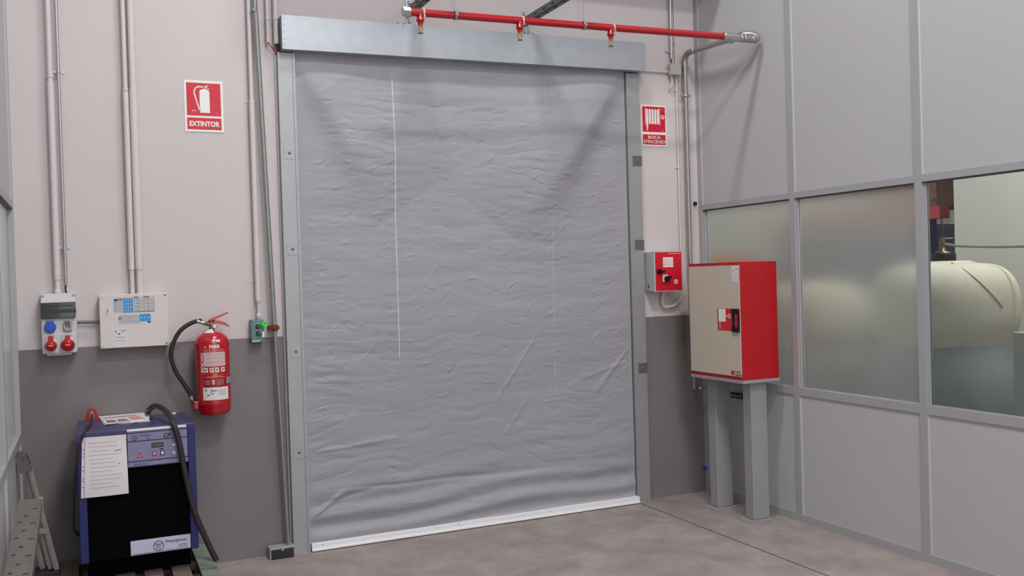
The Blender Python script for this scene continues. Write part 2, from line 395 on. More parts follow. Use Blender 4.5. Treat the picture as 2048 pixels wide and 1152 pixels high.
crease(*P(1262, 690), *P(1180, 800), .018, -.006); crease(*P(1262, 720), *P(1130, 770), .016, -.004)
crease(*P(625, 1035), *P(700, 975), .018, -.014); crease(*P(640, 1010), *P(800, 960), .02, .006); crease(*P(622, 905), *P(820, 872), .018, -.006)
crease(*P(660, 980), *P(1260, 920), .02, .006)
rs = np.random.RandomState(12)
for i in range(420):
    cx = cx0+.05+2.17*(rs.beta(.8, .8)); cz = rs.uniform(.2, 1) ** .8*2.7; ln = rs.uniform(.02, .10); sl = rs.normal(.05, .22)
    if rs.rand() < .15: sl = 1.1
    x2, z2 = cx+ln, cz+ln*sl; i0 = np.abs(XX-cx) < .3
    dx, dz = x2-cx, z2-cz; L_ = math.hypot(dx, dz); t = ((XX-cx)*dx+(ZZ-cz)*dz)/L_**2; d = ((XX-cx)*dz-(ZZ-cz)*dx)/L_
    d = d+.10*L_*(t-.5)**2*4*rs.choice([-1, 1]); w1 = rs.uniform(.004, .008)
    yy += rs.choice([-1, -1, 1])*rs.uniform(.0012, .0036)*np.exp(-(d/w1)**2)*np.exp(-((t-.5)/.42)**2)
# puckered seams
for px0, px1, wd in ((778, 792, .045), (1098, 1109, .04)):
    sx0, sz0 = P(px0, 150); sx1, sz1 = P(px1, 700); xc = sx0+(ZZ-sz0)/(sz1-sz0)*(sx1-sx0) - .02
    yy += np.exp(-((XX-xc)/wd)**2)*(.0032*noise2(XX*5, ZZ*55, 31)+.0016*noise2(XX*14, ZZ*90, 32))
    for dx_ in (-.028, .022): yy += .0016*np.exp(-((XX-xc-dx_)/.004)**2)
edge = np.clip(np.minimum(U, 1-U)*30, 0, 1); yy *= (.35+.65*edge)
yy = np.clip(yy, -.073, .030); CY = -.036
vs = np.stack([XX.ravel(), (CY+yy).ravel(), ZZ.ravel()], 1)
idx = np.arange(NXc*NZc).reshape(NZc, NXc)
q = np.stack([idx[:-1, :-1].ravel(), idx[:-1, 1:].ravel(), idx[1:, 1:].ravel(), idx[1:, :-1].ravel()], 1)
me = bpy.data.meshes.new('curtain'); org = Vector(door['_w'])
me.from_pydata((vs-np.array(org)).tolist(), [], q.tolist()); me.materials.append(M('curtain')); me.polygons.foreach_set('use_smooth', [True]*len(q)); me.update()
cu = bpy.data.objects.new('curtain', me); C.objects.link(cu); cu.parent = door; cu['label'] = 'creased grey fabric curtain'; cu['_w'] = tuple(org)
def cy_at(x, z):
    i = int(np.clip((x-cx0)/(cx1-cx0)*(NXc-1), 0, NXc-1)); k = int(np.clip((z-cz0)/(cz1-cz0)*(NZc-1), 0, NZc-1)); return CY+yy[k, i]
th = MB(); pa = P(784, 158); pb = P(799, 714); n = 160; pts = []
for i in range(n+1):
    t = i/n; x = pa[0]+(pb[0]-pa[0])*t; z = pa[1]+(pb[1]-pa[1])*t; pts.append((x, cy_at(x, z)-.0015, z))
th.tube(pts, .0019, 'white_thread', 6); o = th.build('thread', cu); o['label'] = 'loose white thread line'
th = MB()
pa = P(1104, 400); pb = P(1112, 800); pts = []
for i in range(n+1):
    t = i/n; x = pa[0]+(pb[0]-pa[0])*t; z = pa[1]+(pb[1]-pa[1])*t; pts.append((x, cy_at(x, z)-.0002, z))
th.tube(pts, .0009, 'white_pvc', 6); th.build('stitching', cu)
r = MB(); r.box(-2.882, -.606, -.072, -.012, .006, .048, 'bright_alu', .002); r.box(-2.882, -.606, -.078, -.07, .006, .016, 'bright_alu')
for x in (-2.82, -2.1, -1.95, -1.5, -1.3, -.72): r.lathe((x, -.072, .038), NY, [(.003, 0), (.003, .001)], 'ink', 8)
r.box(-2.886, -.602, -.06, -.02, 0, .006, 'black_rubber')
o = r.build('bottom_rail', door); o['label'] = 'bright white aluminium bar along the floor'

# ------------------------------------------------------------------ conduits on the back wall
def clip(mb, x, z, y, r, mt, w_=.02):
    mb.lathe((x, y, z-.008), Z_, [(r+.003, 0), (r+.003, .016)], mt, 14)
    mb.box(x-r-w_, x+r+w_, -.004, 0, z-.006, z+.006, mt); mb.box(x-.006, x+.006, y, 0, z-.006, z+.006, mt)
def conduit(name, x, z0, z1, r, mt, label, cat, clips=(), group=None, y=None, thick=None, xt=None, cw=.02):
    y = -r-.012 if y is None else y; xt = x if xt is None else xt
    t = thing(name, (x, 0, z0), label, cat, group)
    p = MB(); p.cyl((x, y, z0), (xt, y, z1), r, mt, 16)
    if thick:
        for a, b_ in thick: p.cyl((x+(xt-x)*(a-z0)/(z1-z0), y, a), (x+(xt-x)*(b_-z0)/(z1-z0), y, b_), r+.004, mt, 16)
    p.build('tube', t)
    for z in clips:
        c = MB(); clip(c, x+(xt-x)*(z-z0)/(z1-z0), z, y, r, mt, cw); c.build('pipe_clip', t)
    return t
TOP = 5.4
y1 = -.035
t = conduit('conduit', B(115, 570, y1).x, 1.60, TOP, .013, 'wall_pvc', 'leftmost painted plastic conduit dropping into the socket box', 'conduit', (B(100, 152, y1).z, B(112, 512, y1).z), y=y1, thick=[(1.655, 2.71), (3.4, 3.42)])
g = MB(); g.lathe((B(115, 575, y1).x, y1, 1.578), Z_, [(.016, 0), (.018, .004), (.018, .02), (.014, .024)], 'white_pvc', 12); g.build('gland', t)
t = conduit('conduit', B(132, 568, y1).x, 1.625, TOP, .0085, 'zinc', 'thin shiny metal conduit just right of the leftmost conduit, black wire at its end', 'conduit', (B(120, 142, y1).z, B(131, 495, y1).z), y=y1)
g = MB(); g.tube([(B(132, 568, y1).x, y1, 1.63), (B(131, 574, y1).x, y1, 1.60), (B(134, 585, y1).x, y1-.002, 1.57)], .0045, 'cable', 8, 4); g.build('wire', t)
t = conduit('conduit', B(265, 588, y1).x, 1.55, TOP, .0115, 'wall_pvc', 'slimmer left one of the conduit pair above the grey control panel', 'conduit', (B(253, 179, y1).z,), y=y1, thick=[(1.70, 2.68)], cw=.004)
t = conduit('conduit', B(280, 588, y1).x, 1.55, TOP, .0165, 'wall_pvc', 'wider right one of the conduit pair above the grey control panel', 'conduit', (B(266, 180, y1).z,), y=y1, thick=[(1.70, 2.69)], cw=.004)
zb5 = B(515, 636, y1).z
t = conduit('conduit', B(515, 560, y1).x, zb5+.09, TOP, .0115, 'wall_pvc', 'painted conduit running down to the green push button box', 'conduit', (B(500, 201, y1).z, B(513, 562, y1).z), y=y1, thick=[(zb5+.10, B(500, 203, y1).z)])
g = MB(); g.cyl((B(515, 560, y1).x, y1, zb5+.02), (B(515, 560, y1).x, y1, zb5+.10), .008, 'white_pvc'); g.lathe((B(515, 560, y1).x, y1, zb5+.0), Z_, [(.012, 0), (.014, .004), (.014, .02), (.009, .03)], 'white_pvc', 12); g.build('gland', t)
t = conduit('conduit', B(536, 85, y1).x, B(536, 85, y1).z, TOP, .009, 'wall_pvc', 'narrow conduit left of the header box with a red cable at its end', 'conduit', (B(533, 37, y1).z,), y=y1, cw=.004)
g = MB(); g.tube([B(535, 84, y1), B(543, 94, y1), B(553, 108, -.02), B(558, 116, -.012), B(559, 125, -.008)], .0033, 'red_paint', 8, 5); o = g.build('cable', t); o['label'] = 'red cable'
t = conduit('conduit', B(553, 88, y1).x, B(553, 88, y1).z, TOP, .0155, 'wall_pvc', 'wide conduit touching the left end of the header box, black cable below', 'conduit', (B(549, 37, y1).z,), y=y1, cw=.004)
g = MB(); g.tube([B(553, 86, y1), B(557, 98, y1), B(560, 108, -.03), B(562, 118, -.02)], .011, 'cable', 8, 5); g.build('cable', t)
# horizontal conduit between the socket box and the panel
b = MB(); b.cyl((-4.12, -.03, B(165, 644, -.03).z), (-3.96, -.03, B(195, 644, -.03).z), .0085, 'galv_end'); tag(b.build('conduit_stub'), 'short grey horizontal conduit joining socket box and control panel', 'conduit')
# right hand side
z8 = B(1343, 118, y1).z
t = conduit('conduit', B(1343, 118, y1).x, z8, TOP, .0095, 'zinc', 'bright metal conduit ending just above the small junction box', 'conduit', (B(1343, 103, y1).z,), y=y1)
g = MB(); g.cyl((B(1343, 118, y1).x, y1, z8-.04), (B(1343, 118, y1).x, y1, z8), .004, 'cable'); g.build('wire', t)
x9 = B(1352, 150, -.02).x
t = conduit('conduit', x9, B(1355, 500, -.02).z, TOP, .006, 'wall_pvc', 'thin painted conduit behind the junction box going down to the red control box', 'conduit', (B(1351, 84, -.02).z, B(1350, 180, -.02).z, B(1353, 334, -.02).z), y=-.02)
j = thing('junction_box', (-.2, 0, 3.0), 'small grey square junction box on wall right of the header box', 'junction box')
p0 = B(1341, 126, -.06); p1 = B(1363, 151, -.06)
g = MB(); g.box(p0.x, p1.x, -.06, -.0275, p1.z, p0.z, 'box_grey', .003); g.build('housing', j)
g = MB(); g.box(p0.x+.004, p1.x-.004, -.064, -.06, p1.z+.004, p0.z-.004, 'box_grey', .001); g.build('cover', j)
b = MB(); zz = B(1310, 142, -.02).z; b.cyl((-.48, -.02, zz-.002), (p0.x+.004, -.02, zz), .0065, 'wall_pvc'); tag(b.build('conduit_stub'), 'thin horizontal conduit between header box and junction box', 'conduit')
b = MB(); b.tube([B(1343, 152, -.03), B(1344, 165, -.03), B(1341, 175, -.025), B(1339, 181, -.008)], .007, 'wall_pvc', 8, 5); tag(b.build('cable'), 'short whitish cable looping out below the small junction box', 'cable')
# leaning galvanised pole with foot block
pole = thing('steel_pole', B(578, 1088, -.07), 'galvanised pipe standing slightly tilted left of the door, rusty coupling at mid height', 'pole')
yP = -.065; a = B(577, 1090, yP); c_ = B(549, 655, yP); e = B(513, 60, yP); dd = (c_-a); e2 = c_+(e-c_)*1.6
g = MB(); g.cyl((a.x, yP, .067), c_, .0105, 'dull_pipe'); g.build('lower_pipe', pole)
g = MB(); g.cyl(c_, e2, .0145, 'dull_pipe'); g.build('upper_pipe', pole)
g = MB(); g.lathe(c_-Vector((0, 0, .02)), Z_, [(.015, 0), (.021, .006), (.021, .03), (.016, .038)], 'rust', 14); g.box(c_.x-.03, c_.x+.03, -.055, -.004, c_.z-.012, c_.z+.008, 'rust'); g.box(c_.x-.034, c_.x-.02, yP-.01, -.05, c_.z-.018, c_.z+.012, 'rust'); g.build('coupling', pole)
g = MB(); q_ = B(508, 20, yP); g.lathe(q_, Z_, [(.018, -.01), (.018, .01)], 'dull_pipe', 14); g.build('pipe_clip', pole)
fb = thing('foot_block', (-3.06, -.08, 0), 'small black and grey block on the floor under the steel pole', 'block')
g = MB(); g.box(-3.132, -2.99, -.10, -.02, 0, .066, 'socket_mid', .004); g.build('body', fb)
g = MB(); g.box(-3.124, -2.996, -.106, -.098, .002, .056, 'black_rubber', .002); g.build('rubber_face', fb)
g = MB(); g.box(-3.066, -3.052, -.108, -.096, .046, .066, 'socket_mid', .002); g.build('tab', fb)

# ------------------------------------------------------------------ socket box
def disc(mb, x, z, y, r, th_, mt, n=24): mb.lathe((x, y, z), NY, [(r, 0), (r, th_*.7), (r*.94, th_)], mt, n)
yb = -.09
p0 = B(80, 588, yb); p1 = B(156, 709, yb); x0, x1, z1, z0 = p0.x, p1.x, p0.z, p1.z; W_ = x1-x0; H_ = z1-z0
t = thing('socket_box', ((x0+x1)/2, 0, z0), 'grey power socket box with one blue and two red sockets', 'socket box')
g = MB(); g.box(x0, x1, yb+.004, 0, z0+.02, z1, 'socket_grey', .006); g.box(x0+.02, x1-.03, yb+.01, 0, z0, z0+.03, 'socket_grey', .004)
g.hexa([(x0+.004, yb-.012, z1-.05), (x1-.004, yb-.012, z1-.05), (x1-.004, yb+.01, z1-.05), (x0+.004, yb+.01, z1-.05), (x0+.004, yb+.004, z1-.002), (x1-.004, yb+.004, z1-.002), (x1-.004, yb+.01, z1-.002), (x0+.004, yb+.01, z1-.002)], 'socket_grey')
for x in (x0+.012, x1-.012): disc(g, x, z1-.014, yb+.002, .008, .004, 'socket_mid')
g.lathe((x1-.012, yb+.004, z0+.034), NY, [(.006, 0), (.006, .002)], 'ink', 12); g.build('housing', t)
g = MB(); wz1 = z1-H_*.105-.012; wz0 = z1-H_*.40; g.box(x0+.0, x1-.004, yb-.014, yb+.002, wz0, wz1, 'smoke_window', .004)
for i in range(8): g.box(x0+.02+i*.019, x0+.036+i*.019, yb-.0155, yb-.012, wz0+.028, wz0+.048, 'breaker')
g.box(x0+.012, x1-.016, yb-.0152, yb-.012, wz1-.022, wz1-.016, 'breaker')
o = g.build('breaker_window', t); o['label'] = 'dark smoked breaker window'
g = MB(); bx_ = x0+W_*.25; bz = z1-H_*.54; g.lathe((bx_, yb+.004, bz), NY, [(.028, 0), (.028, .02), (.022, .028)], 'socket_blue', 24); g.box(bx_-.018, bx_+.018, yb-.02, yb+.004, bz+.008, bz+.034, 'socket_blue', .003); o = g.build('socket', t); o['label'] = 'round blue socket cap'
g = MB(); sx = x0+W_*.74; g.box(sx-.022, sx+.022, yb-.006, yb+.006, bz-.026, bz+.026, 'socket_mid', .004); g.lathe((sx, yb-.004, bz-.002), NY, [(.019, 0), (.019, .008), (.015, .008), (.014, .001)], 'label_grey', 20)
for dx in (-.007, .007): disc(g, sx+dx, bz, yb-.006, .0028, .003, 'ink', 8)
g.box(sx-.012, sx+.012, yb-.018, yb-.004, bz+.012, bz+.03, 'brass_dull', .002); o = g.build('socket', t); o['label'] = 'grey two pin socket'
for k, (fx, rr) in enumerate(((.26, .025), (.73, .030))):
    sx = x0+W_*fx; sz = z0+H_*.175; g = MB()
    g.box(sx-.042, sx+.042, yb-.006, yb+.006, z0+.012, z0+H_*.36, 'socket_grey', .004)
    g.lathe((sx, yb-.004, sz+.012), (0, -.93, -.36), [(rr+.004, 0), (rr+.004, .03), (rr, .034)], 'socket_grey', 24)
    s1 = g.build('socket', t)
    g = MB(); g.lathe((sx, yb-.032, sz), (0, -.93, -.36), [(rr+.003, 0), (rr+.003, .012), (rr*.8, .022), (rr*.5, .024)], 'socket_red', 24)
    g.box(sx-.012, sx+.012, yb-.056, yb-.034, sz+.008, sz+.050, 'socket_red', .004)
    g.box(sx-.012, sx+.012, yb-.064, yb-.05, sz-.004, sz+.002, 'warn', .001)
    o = g.build('lid', s1); o['label'] = 'red hinged lid'
    for dx in (-.02, .02):
        g = MB(); g.cyl((sx+dx, yb-.008, sz+.055), (sx+dx, yb-.036, sz+.018), .0026, 'white_pvc', 8); g.build('hinge_arm', s1)
# ------------------------------------------------------------------ control panel
yb = -.075; p0 = B(198, 590, yb); p1 = B(338, 690, yb); x0, x1, z1, z0 = p0.x, p1.x, p0.z, p1.z+.0; W_ = x1-x0; H_ = z1-z0
t = thing('alarm_panel', ((x0+x1)/2, 0, z0), 'white fire alarm control panel with blue button strips', 'control panel')
g = MB(); g.box(x0, x1, yb+.012, 0, z0, z1, 'panel_box', .004); g.build('housing', t)
g = MB(); g.box(x0-.001, x1+.001, yb, yb+.013, z0-.001, z1+.001, 'panel_box', .003)
for zz in (z0+.012, z1-.012): g.box(x0-.002, x0+.02, yb-.003, yb, zz-.005, zz+.005, 'white_pvc'); g.lathe((x1-.012, yb, zz), NY, [(.0045, 0), (.004, .002)], 'ink', 10)
dr = g.build('door', t)
def pr(fx0, fx1, fz0, fz1, mt, mb, d=.001, yy_=None):  # fractions measured from the top left
    y_ = yb if yy_ is None else yy_
    mb.box(x0+W_*fx0, x0+W_*fx1, y_-d, y_, z1-H_*fz1, z1-H_*fz0, mt)
g = MB(); pr(.20, .80, .06, .34, 'label_grey', g)
pr(.345, .41, .08, .345, 'label_blue', g, .002); pr(.42, .485, .08, .345, 'label_blue', g, .002)
for i in range(4):
    for fx in (.378, .452): disc(g, x0+W_*fx, z1-H_*(.115+.066*i), yb-.002, .0032, .0008, 'paper', 8)
    for fx in (.51, .66): 
        disc(g, x0+W_*fx, z1-H_*(.115+.066*i), yb-.001, .0018, .0008, 'dark_red', 6); pr(fx+.03, fx+.07, .11+.066*i, .118+.066*i, 'ink', g, .0014); pr(fx+.09, fx+.12, .13+.066*i, .137+.066*i, 'pencil', g, .0014)
    pr(.215, .25, .15+.05*i, .165+.05*i, 'pencil', g, .0014); pr(.28, .32, .15+.05*i, .16+.05*i, 'pencil', g, .0014)
pr(.215, .265, .09, .125, 'ink', g, .0014); pr(.28, .33, .09, .108, 'ink', g, .0014)
pr(.50, .57, .055, .07, 'ink', g, .0014); pr(.64, .73, .055, .07, 'ink', g, .0014); pr(.50, .80, .335, .343, 'ink', g, .0014); pr(.645, .648, .07, .335, 'pencil', g, .0014); pr(.797, .80, .06, .34, 'ink', g, .0014)
pr(.27, .58, .39, .56, 'label_grey', g); pr(.575, .74, .385, .52, 'label_blue', g, .002)
for fx in (.605, .655, .705): disc(g, x0+W_*fx, z1-H_*.455, yb-.002, .0032, .0008, 'paper', 8)
for i in range(5):
    for fz in (.425, .46): disc(g, x0+W_*(.33+.042*i), z1-H_*fz, yb-.001, .0016, .0008, 'ink', 6)
for fz in (.43, .46): pr(.265, .31, fz, fz+.012, 'ink', g, .0014)
pr(.31, .55, .50, .508, 'pencil', g, .0014); pr(.69, .74, .53, .555, 'ink', g, .0014)
g.build('button_strip', dr)
g = MB(); pr(.205, .39, .64, .985, 'paper', g, .0015); pr(.25, .285, .73, .75, 'ink', g, .002); pr(.215, .235, .67, .72, 'pencil', g, .0018); pr(.22, .36, .80, .81, 'pencil', g, .0018); pr(.22, .36, .86, .87, 'pencil', g, .0018)
g.text('Sistemas', (x0+W_*.305, yb-.002, z1-H_*.685), X_, Z_, W_*.07, H_*.025, 'ink'); g.text('Foc', (x0+W_*.305, yb-.002, z1-H_*.72), X_, Z_, W_*.035, H_*.025, 'ink'); g.build('sticker', dr)
g = MB(); kx = x0+W_*.115; kz = z1-H_*.33; disc(g, kx, kz, yb, .007, .004, 'paper'); g.box(kx-.0015, kx+.0015, yb-.012, yb-.003, kz+.004, kz+.016, 'ink'); g.build('lock', dr)

# ------------------------------------------------------------------ signs
def rounded(mb, x0, x1, z0, z1, y, d, r, mt):
    pts = []
    for cx_, cz_, a in ((x1-r, z0+r, -90), (x1-r, z1-r, 0), (x0+r, z1-r, 90), (x0+r, z0+r, 180)):
        for k in range(5): an = math.radians(a+k*22.5); pts.append((cx_+r*math.cos(an), cz_+r*math.sin(an)))
    mb.poly(pts, (0, y, 0), X_, Z_, NY, d, mt)
ys = -.004; p0 = B(367, 160, ys); p1 = B(447, 265, ys)
x0, x1 = B(369, 200, ys).x-.002, B(446, 200, ys).x; z1 = B(406, 162, ys).z+.001; z0 = B(408, 264, ys).z; W_ = x1-x0; H_ = z1-z0
t = thing('extinguisher_sign', ((x0+x1)/2, 0, z0), 'red and white EXTINTOR sign on the wall above the fire extinguisher', 'sign')
g = MB(); g.box(x0, x1, ys, 0, z0, z1, 'sign_white', .001); g.build('board', t)
def sp(fx, fz): return x0+W_*fx, z1-H_*fz
g = MB(); g.box(x0+W_*.06, x0+W_*.94, ys-.0006, ys, z1-H_*.685, z1-H_*.045, 'red_sign'); g.box(x0+W_*.06, x0+W_*.94, ys-.0006, ys, z1-H_*.955, z1-H_*.725, 'red_sign'); g.build('red_field', t)
g = MB()
out = [(.395, .625), (.65, .625), (.65, .21), (.62, .18), (.56, .165), (.545, .145), (.50, .145), (.485, .165), (.42, .18), (.395, .21)]
g.poly([sp(*q_) for q_ in out][::-1], (0, ys-.0006, 0), X_, Z_, NY, .0006, 'sign_white')
def band(pts, w0, y_, mt, d=.0006):
    pp = [Vector((*sp(*q_), 0)) for q_ in pts]; pp = [Vector((q_.x, q_.y)) for q_ in pp]; L_, R_ = [], []
    for i, q_ in enumerate(pp):
        dv = (pp[min(i+1, len(pp)-1)]-pp[max(i-1, 0)]).normalized(); n_ = Vector((-dv.y, dv.x)); ww = w0[i] if isinstance(w0, list) else w0; L_.append(q_+n_*ww); R_.append(q_-n_*ww)
    for i in range(len(pp)-1): g.poly([tuple(L_[i]), tuple(L_[i+1]), tuple(R_[i+1]), tuple(R_[i])], (0, y_, 0), X_, Z_, NY, d, mt)
band([(.52, .135), (.44, .118), (.36, .12), (.30, .145), (.265, .19), (.26, .25), (.29, .33), (.33, .44), (.38, .565), (.41, .57)], .0034, ys-.0006, 'sign_white')
band([(.50, .15), (.56, .125), (.60, .135), (.65, .165)], [.004, .003, .002, .001], ys-.0006, 'sign_white')
band([(.51, .14), (.55, .105), (.63, .085)], [.003, .0025, .001], ys-.0006, 'sign_white')
g.build('pictogram', t)
g = MB(); g.text('EXTINTOR', (x0+W_*.115, ys-.0012, z1-H_*.895), X_, Z_, W_*.78, H_*.105, 'sign_white', off=.035)
g.build('lettering', t); g = MB(); g.text('Sistemas', (x0+W_*.19, ys-.0012, z1-H_*.598), X_, Z_, W_*.11, H_*.022, 'sign_white', off=.01); g.text('Foc', (x0+W_*.19, ys-.0012, z1-H_*.625), X_, Z_, W_*.05, H_*.018, 'warn'); g.build('maker_mark', t); g = MB(); g.text('Pikt', (x0+W_*.80, ys-.0012, z1-H_*.635), X_, Z_, W_*.09, H_*.016, 'warn')
g.build('maker_mark', t)
x0, x1 = B(1283, 250, ys).x-.002, B(1333, 250, ys).x; z1 = B(1308, 211, ys).z; z0 = B(1310, 293, ys).z; W_ = x1-x0; H_ = z1-z0
t = thing('hose_sign', ((x0+x1)/2, 0, z0), "red and white BOCA D'INCENDI fire hose sign right of the door", 'sign')
g = MB(); g.box(x0, x1, ys, 0, z0, z1, 'sign_white', .001); g.build('board', t)
g = MB(); rounded(g, x0+W_*.05, x0+W_*.95, z1-H_*.65, z1-H_*.03, ys, .0006, .004, 'red_sign'); rounded(g, x0+W_*.05, x0+W_*.95, z1-H_*.955, z1-H_*.71, ys, .0006, .003, 'red_sign'); g.build('red_field', t)
g = MB()
for i in range(5):
    cx_ = x0+W_*(.235+.108*i); g_top = z1-H_*.09; g_bot = z1-H_*(.46); rounded(g, cx_-W_*.04, cx_+W_*.04, g_bot, g_top, ys-.0006, .0006, W_*.035, 'sign_white')
g.poly([sp(.20, .45), sp(.275, .45), sp(.25, .62), sp(.225, .62)][::-1], (0, ys-.0006, 0), X_, Z_, NY, .0006, 'sign_white')
for fx in (.165, .725): g.box(x0+W_*fx, x0+W_*(fx+.018), ys-.0012, ys-.0006, z1-H_*.48, z1-H_*.06, 'sign_white')
g.box(x0+W_*.73, x0+W_*.80, ys-.0012, ys-.0006, z1-H_*.285, z1-H_*.27, 'sign_white')
ccx, ccz = x0+W_*.845, z1-H_*.277
for i in range(20):
    a0, a1 = 2*math.pi*i/20, 2*math.pi*(i+1)/20; g.poly([(ccx+.011*math.cos(a0), ccz+.011*math.sin(a0)), (ccx+.015*math.cos(a0), ccz+.015*math.sin(a0)), (ccx+.015*math.cos(a1), ccz+.015*math.sin(a1)), (ccx+.011*math.cos(a1), ccz+.011*math.sin(a1))], (0, ys-.0006, 0), X_, Z_, NY, .0006, 'sign_white')
g.box(ccx-.0012, ccx+.0012, ys-.0012, ys-.0006, ccz-.011, ccz+.011, 'sign_white'); g.box(ccx-.011, ccx+.011, ys-.0012, ys-.0006, ccz-.0012, ccz+.0012, 'sign_white')
g.build('pictogram', t)
g = MB(); g.text('BOCA', (x0+W_*.26, ys-.0012, z1-H_*.815), X_, Z_, W_*.49, H_*.075, 'sign_white', off=.012); g.build('lettering', t); g = MB(); g.text("D'INCENDI", (x0+W_*.085, ys-.0012, z1-H_*.925), X_, Z_, W_*.84, H_*.082, 'sign_white', off=.012)
g.build('lettering', t); g = MB(); g.text('Sistemas', (x0+W_*.79, ys-.0012, z1-H_*.11), X_, Z_, W_*.13, H_*.02, 'warn'); g.build('maker_mark', t); g = MB(); g.text('Pikt', (x0+W_*.78, ys-.0012, z1-H_*.625), X_, Z_, W_*.11, H_*.022, 'warn', off=.02); g.build('maker_mark', t)

# ------------------------------------------------------------------ fire extinguisher
ye = -.105; cxe = B(426, 740, ye).x; R_e = (B(461, 740, ye).x-B(391, 740, ye).x)/2; zb = B(428, 829, ye).z; zsh = B(423, 656, ye).z; zt = zsh-.012
t = thing('fire_extinguisher', (cxe, ye, zb), 'red powder fire extinguisher hanging on the wall, black hose at its left', 'fire extinguisher')
g = MB(); R = R_e
prof = [(.001, 0), (R*.6, .001), (R*.86, .008), (R*.97, .03), (R*.985, .06)]
for k in range(0, 19): pass
Hs = zt-zb
prof += [(R*1.0, .062), (R*.985, .075)]
prof += [(R*.985, z) for z in np.linspace(.08, Hs-.075, 6)]
for k in range(1, 9): an = k/8*math.pi/2; prof.append((max(.018, R*.985*math.cos(an*.93)), Hs-.075+.07*math.sin(an)))
prof += [(.018, Hs+.002), (.016, Hs+.006)]
g.lathe((cxe, ye, zb), Z_, prof, 'red_ext', 48); cyl_o = g.build('cylinder', t)
g = MB(); g.box(cxe-R-.018, cxe-R*.7, ye-.03, ye+.03, zb+.04, zb+.085, 'red_ext', .006); g.build('base_outlet', t)
g = MB(); g.box(cxe-.03, cxe+.03, ye+R*.95, -.001, zb+.34, zb+.38, 'black_plastic'); g.build('bracket', t)
def cm(u, v, dr_=.0012):   # u metres right of the centre of the front, measured round the cylinder
    an = u/R+math.radians(-4); return Vector((cxe+(R*.985+dr_)*math.sin(an), ye-(R*.985+dr_)*math.cos(an), zb+v))
def patch(mb, u0, u1, v0, v1, mt, dr_=.0008, n=10):
    vs = []; fs = []
    for i in range(n+1):
        u = u0+(u1-u0)*i/n; vs += [cm(u, v0, dr_), cm(u, v1, dr_)]
    for i in range(n): fs.append((2*i, 2*i+2, 2*i+3, 2*i+1))
    mb.add(vs, fs, mt, True)
sc_e = (zsh-zb)/(829-656)   # metres per pixel
def V_(py): return (829-py)*sc_e
def U_(px): return math.asin(max(-.999, min(.999, (px-426.5)/35.0)))*R
g = MB(); patch(g, U_(408), U_(450), V_(730), V_(702.5), 'pale_label', .0008)
for i in range(9): patch(g, U_(413), U_(449-(i % 3)*3), V_(705.5+i*2.8), V_(706+i*2.8), 'pencil' if i % 3 else 'ink', .0012)
for i, u in enumerate((411, 422, 433, 444.5)):
    patch(g, U_(u-3.4), U_(u+4), V_(741.5), V_(733), 'sign_white', .001)
    patch(g, U_(u-1.8), U_(u+.6), V_(739.5), V_(735), 'dark_red', .0015); patch(g, U_(u+1.2), U_(u+3), V_(738), V_(734.5), 'pencil', .0015)
patch(g, U_(408), U_(449), V_(770), V_(753), 'dark_red', .0008)
patch(g, U_(422), U_(428), V_(766), V_(756), 'warn', .0014)
for i in range(5): patch(g, U_(431), U_(446), V_(757.2+2.4*i), V_(756.4+2.4*i), 'warn', .0014)
for i in range(4): patch(g, U_(409), U_(419), V_(758+2.4*i), V_(757.2+2.4*i), 'warn', .0012)
patch(g, U_(425), U_(434), V_(748), V_(747), 'warn'); patch(g, U_(414), U_(444), V_(750.5), V_(749.8), 'warn'); patch(g, U_(410), U_(449), V_(752.5), V_(751.8), 'warn')
patch(g, U_(408), U_(447), V_(701), V_(700.3), 'warn')
g.text('PARSI', None, None, None, U_(439)-U_(419), V_(688)-V_(694.6), 'sign_white', off=.04, mapf=lambda a_, b_: cm(U_(419)+a_, V_(694.6)+b_))
g.text('EXTINTOR DE INCENDIO', None, None, None, U_(448)-U_(408), V_(696.6)-V_(699), 'warn', off=.02, mapf=lambda a_, b_: cm(U_(408)+a_, V_(699)+b_))
patch(g, U_(409.5), U_(413), V_(694), V_(690), 'warn')
w9 = V_(703.5)-V_(741.5)
g.text('POLVO', None, None, None, w9, U_(407.3)-U_(402.2), 'sign_white', off=.03, mapf=lambda a_, b_: cm(U_(407.3)-b_, V_(741.5)+a_))
patch(g, U_(425.5), U_(440.5), V_(682.5), V_(678), 'sign_white'); patch(g, U_(429), U_(433), V_(681), V_(679), 'pencil', .0014)
o = g.build('printed_text', cyl_o)
g = MB(); patch(g, U_(404.5), U_(454), V_(796.5), V_(771.5), 'paper', .0016, 14); patch(g, U_(412), U_(417), V_(787.5), V_(785.5), 'red_paint', .0022); patch(g, U_(408), U_(412), V_(779), V_(774), 'pencil', .0022)
g.text('Sistemas', None, None, None, U_(431)-U_(419), V_(775.5)-V_(779.5), 'ink', off=.02, mapf=lambda a_, b_: cm(U_(419)+a_, V_(779.5)+b_, .0022)); g.text('Foc', None, None, None, U_(425)-U_(419), V_(781)-V_(785), 'ink', off=.02, mapf=lambda a_, b_: cm(U_(419)+a_, V_(785)+b_, .0022))
for i in range(6): patch(g, U_(434), U_(449), V_(777.5+2*i), V_(777+2*i), 'pencil', .0022)
o = g.build('sticker', cyl_o); o['label'] = 'white inspection sticker'
g = MB(); patch(g, U_(451), U_(460), V_(766), V_(753), 'galv', .0018); o = g.build('seal_sticker', cyl_o)
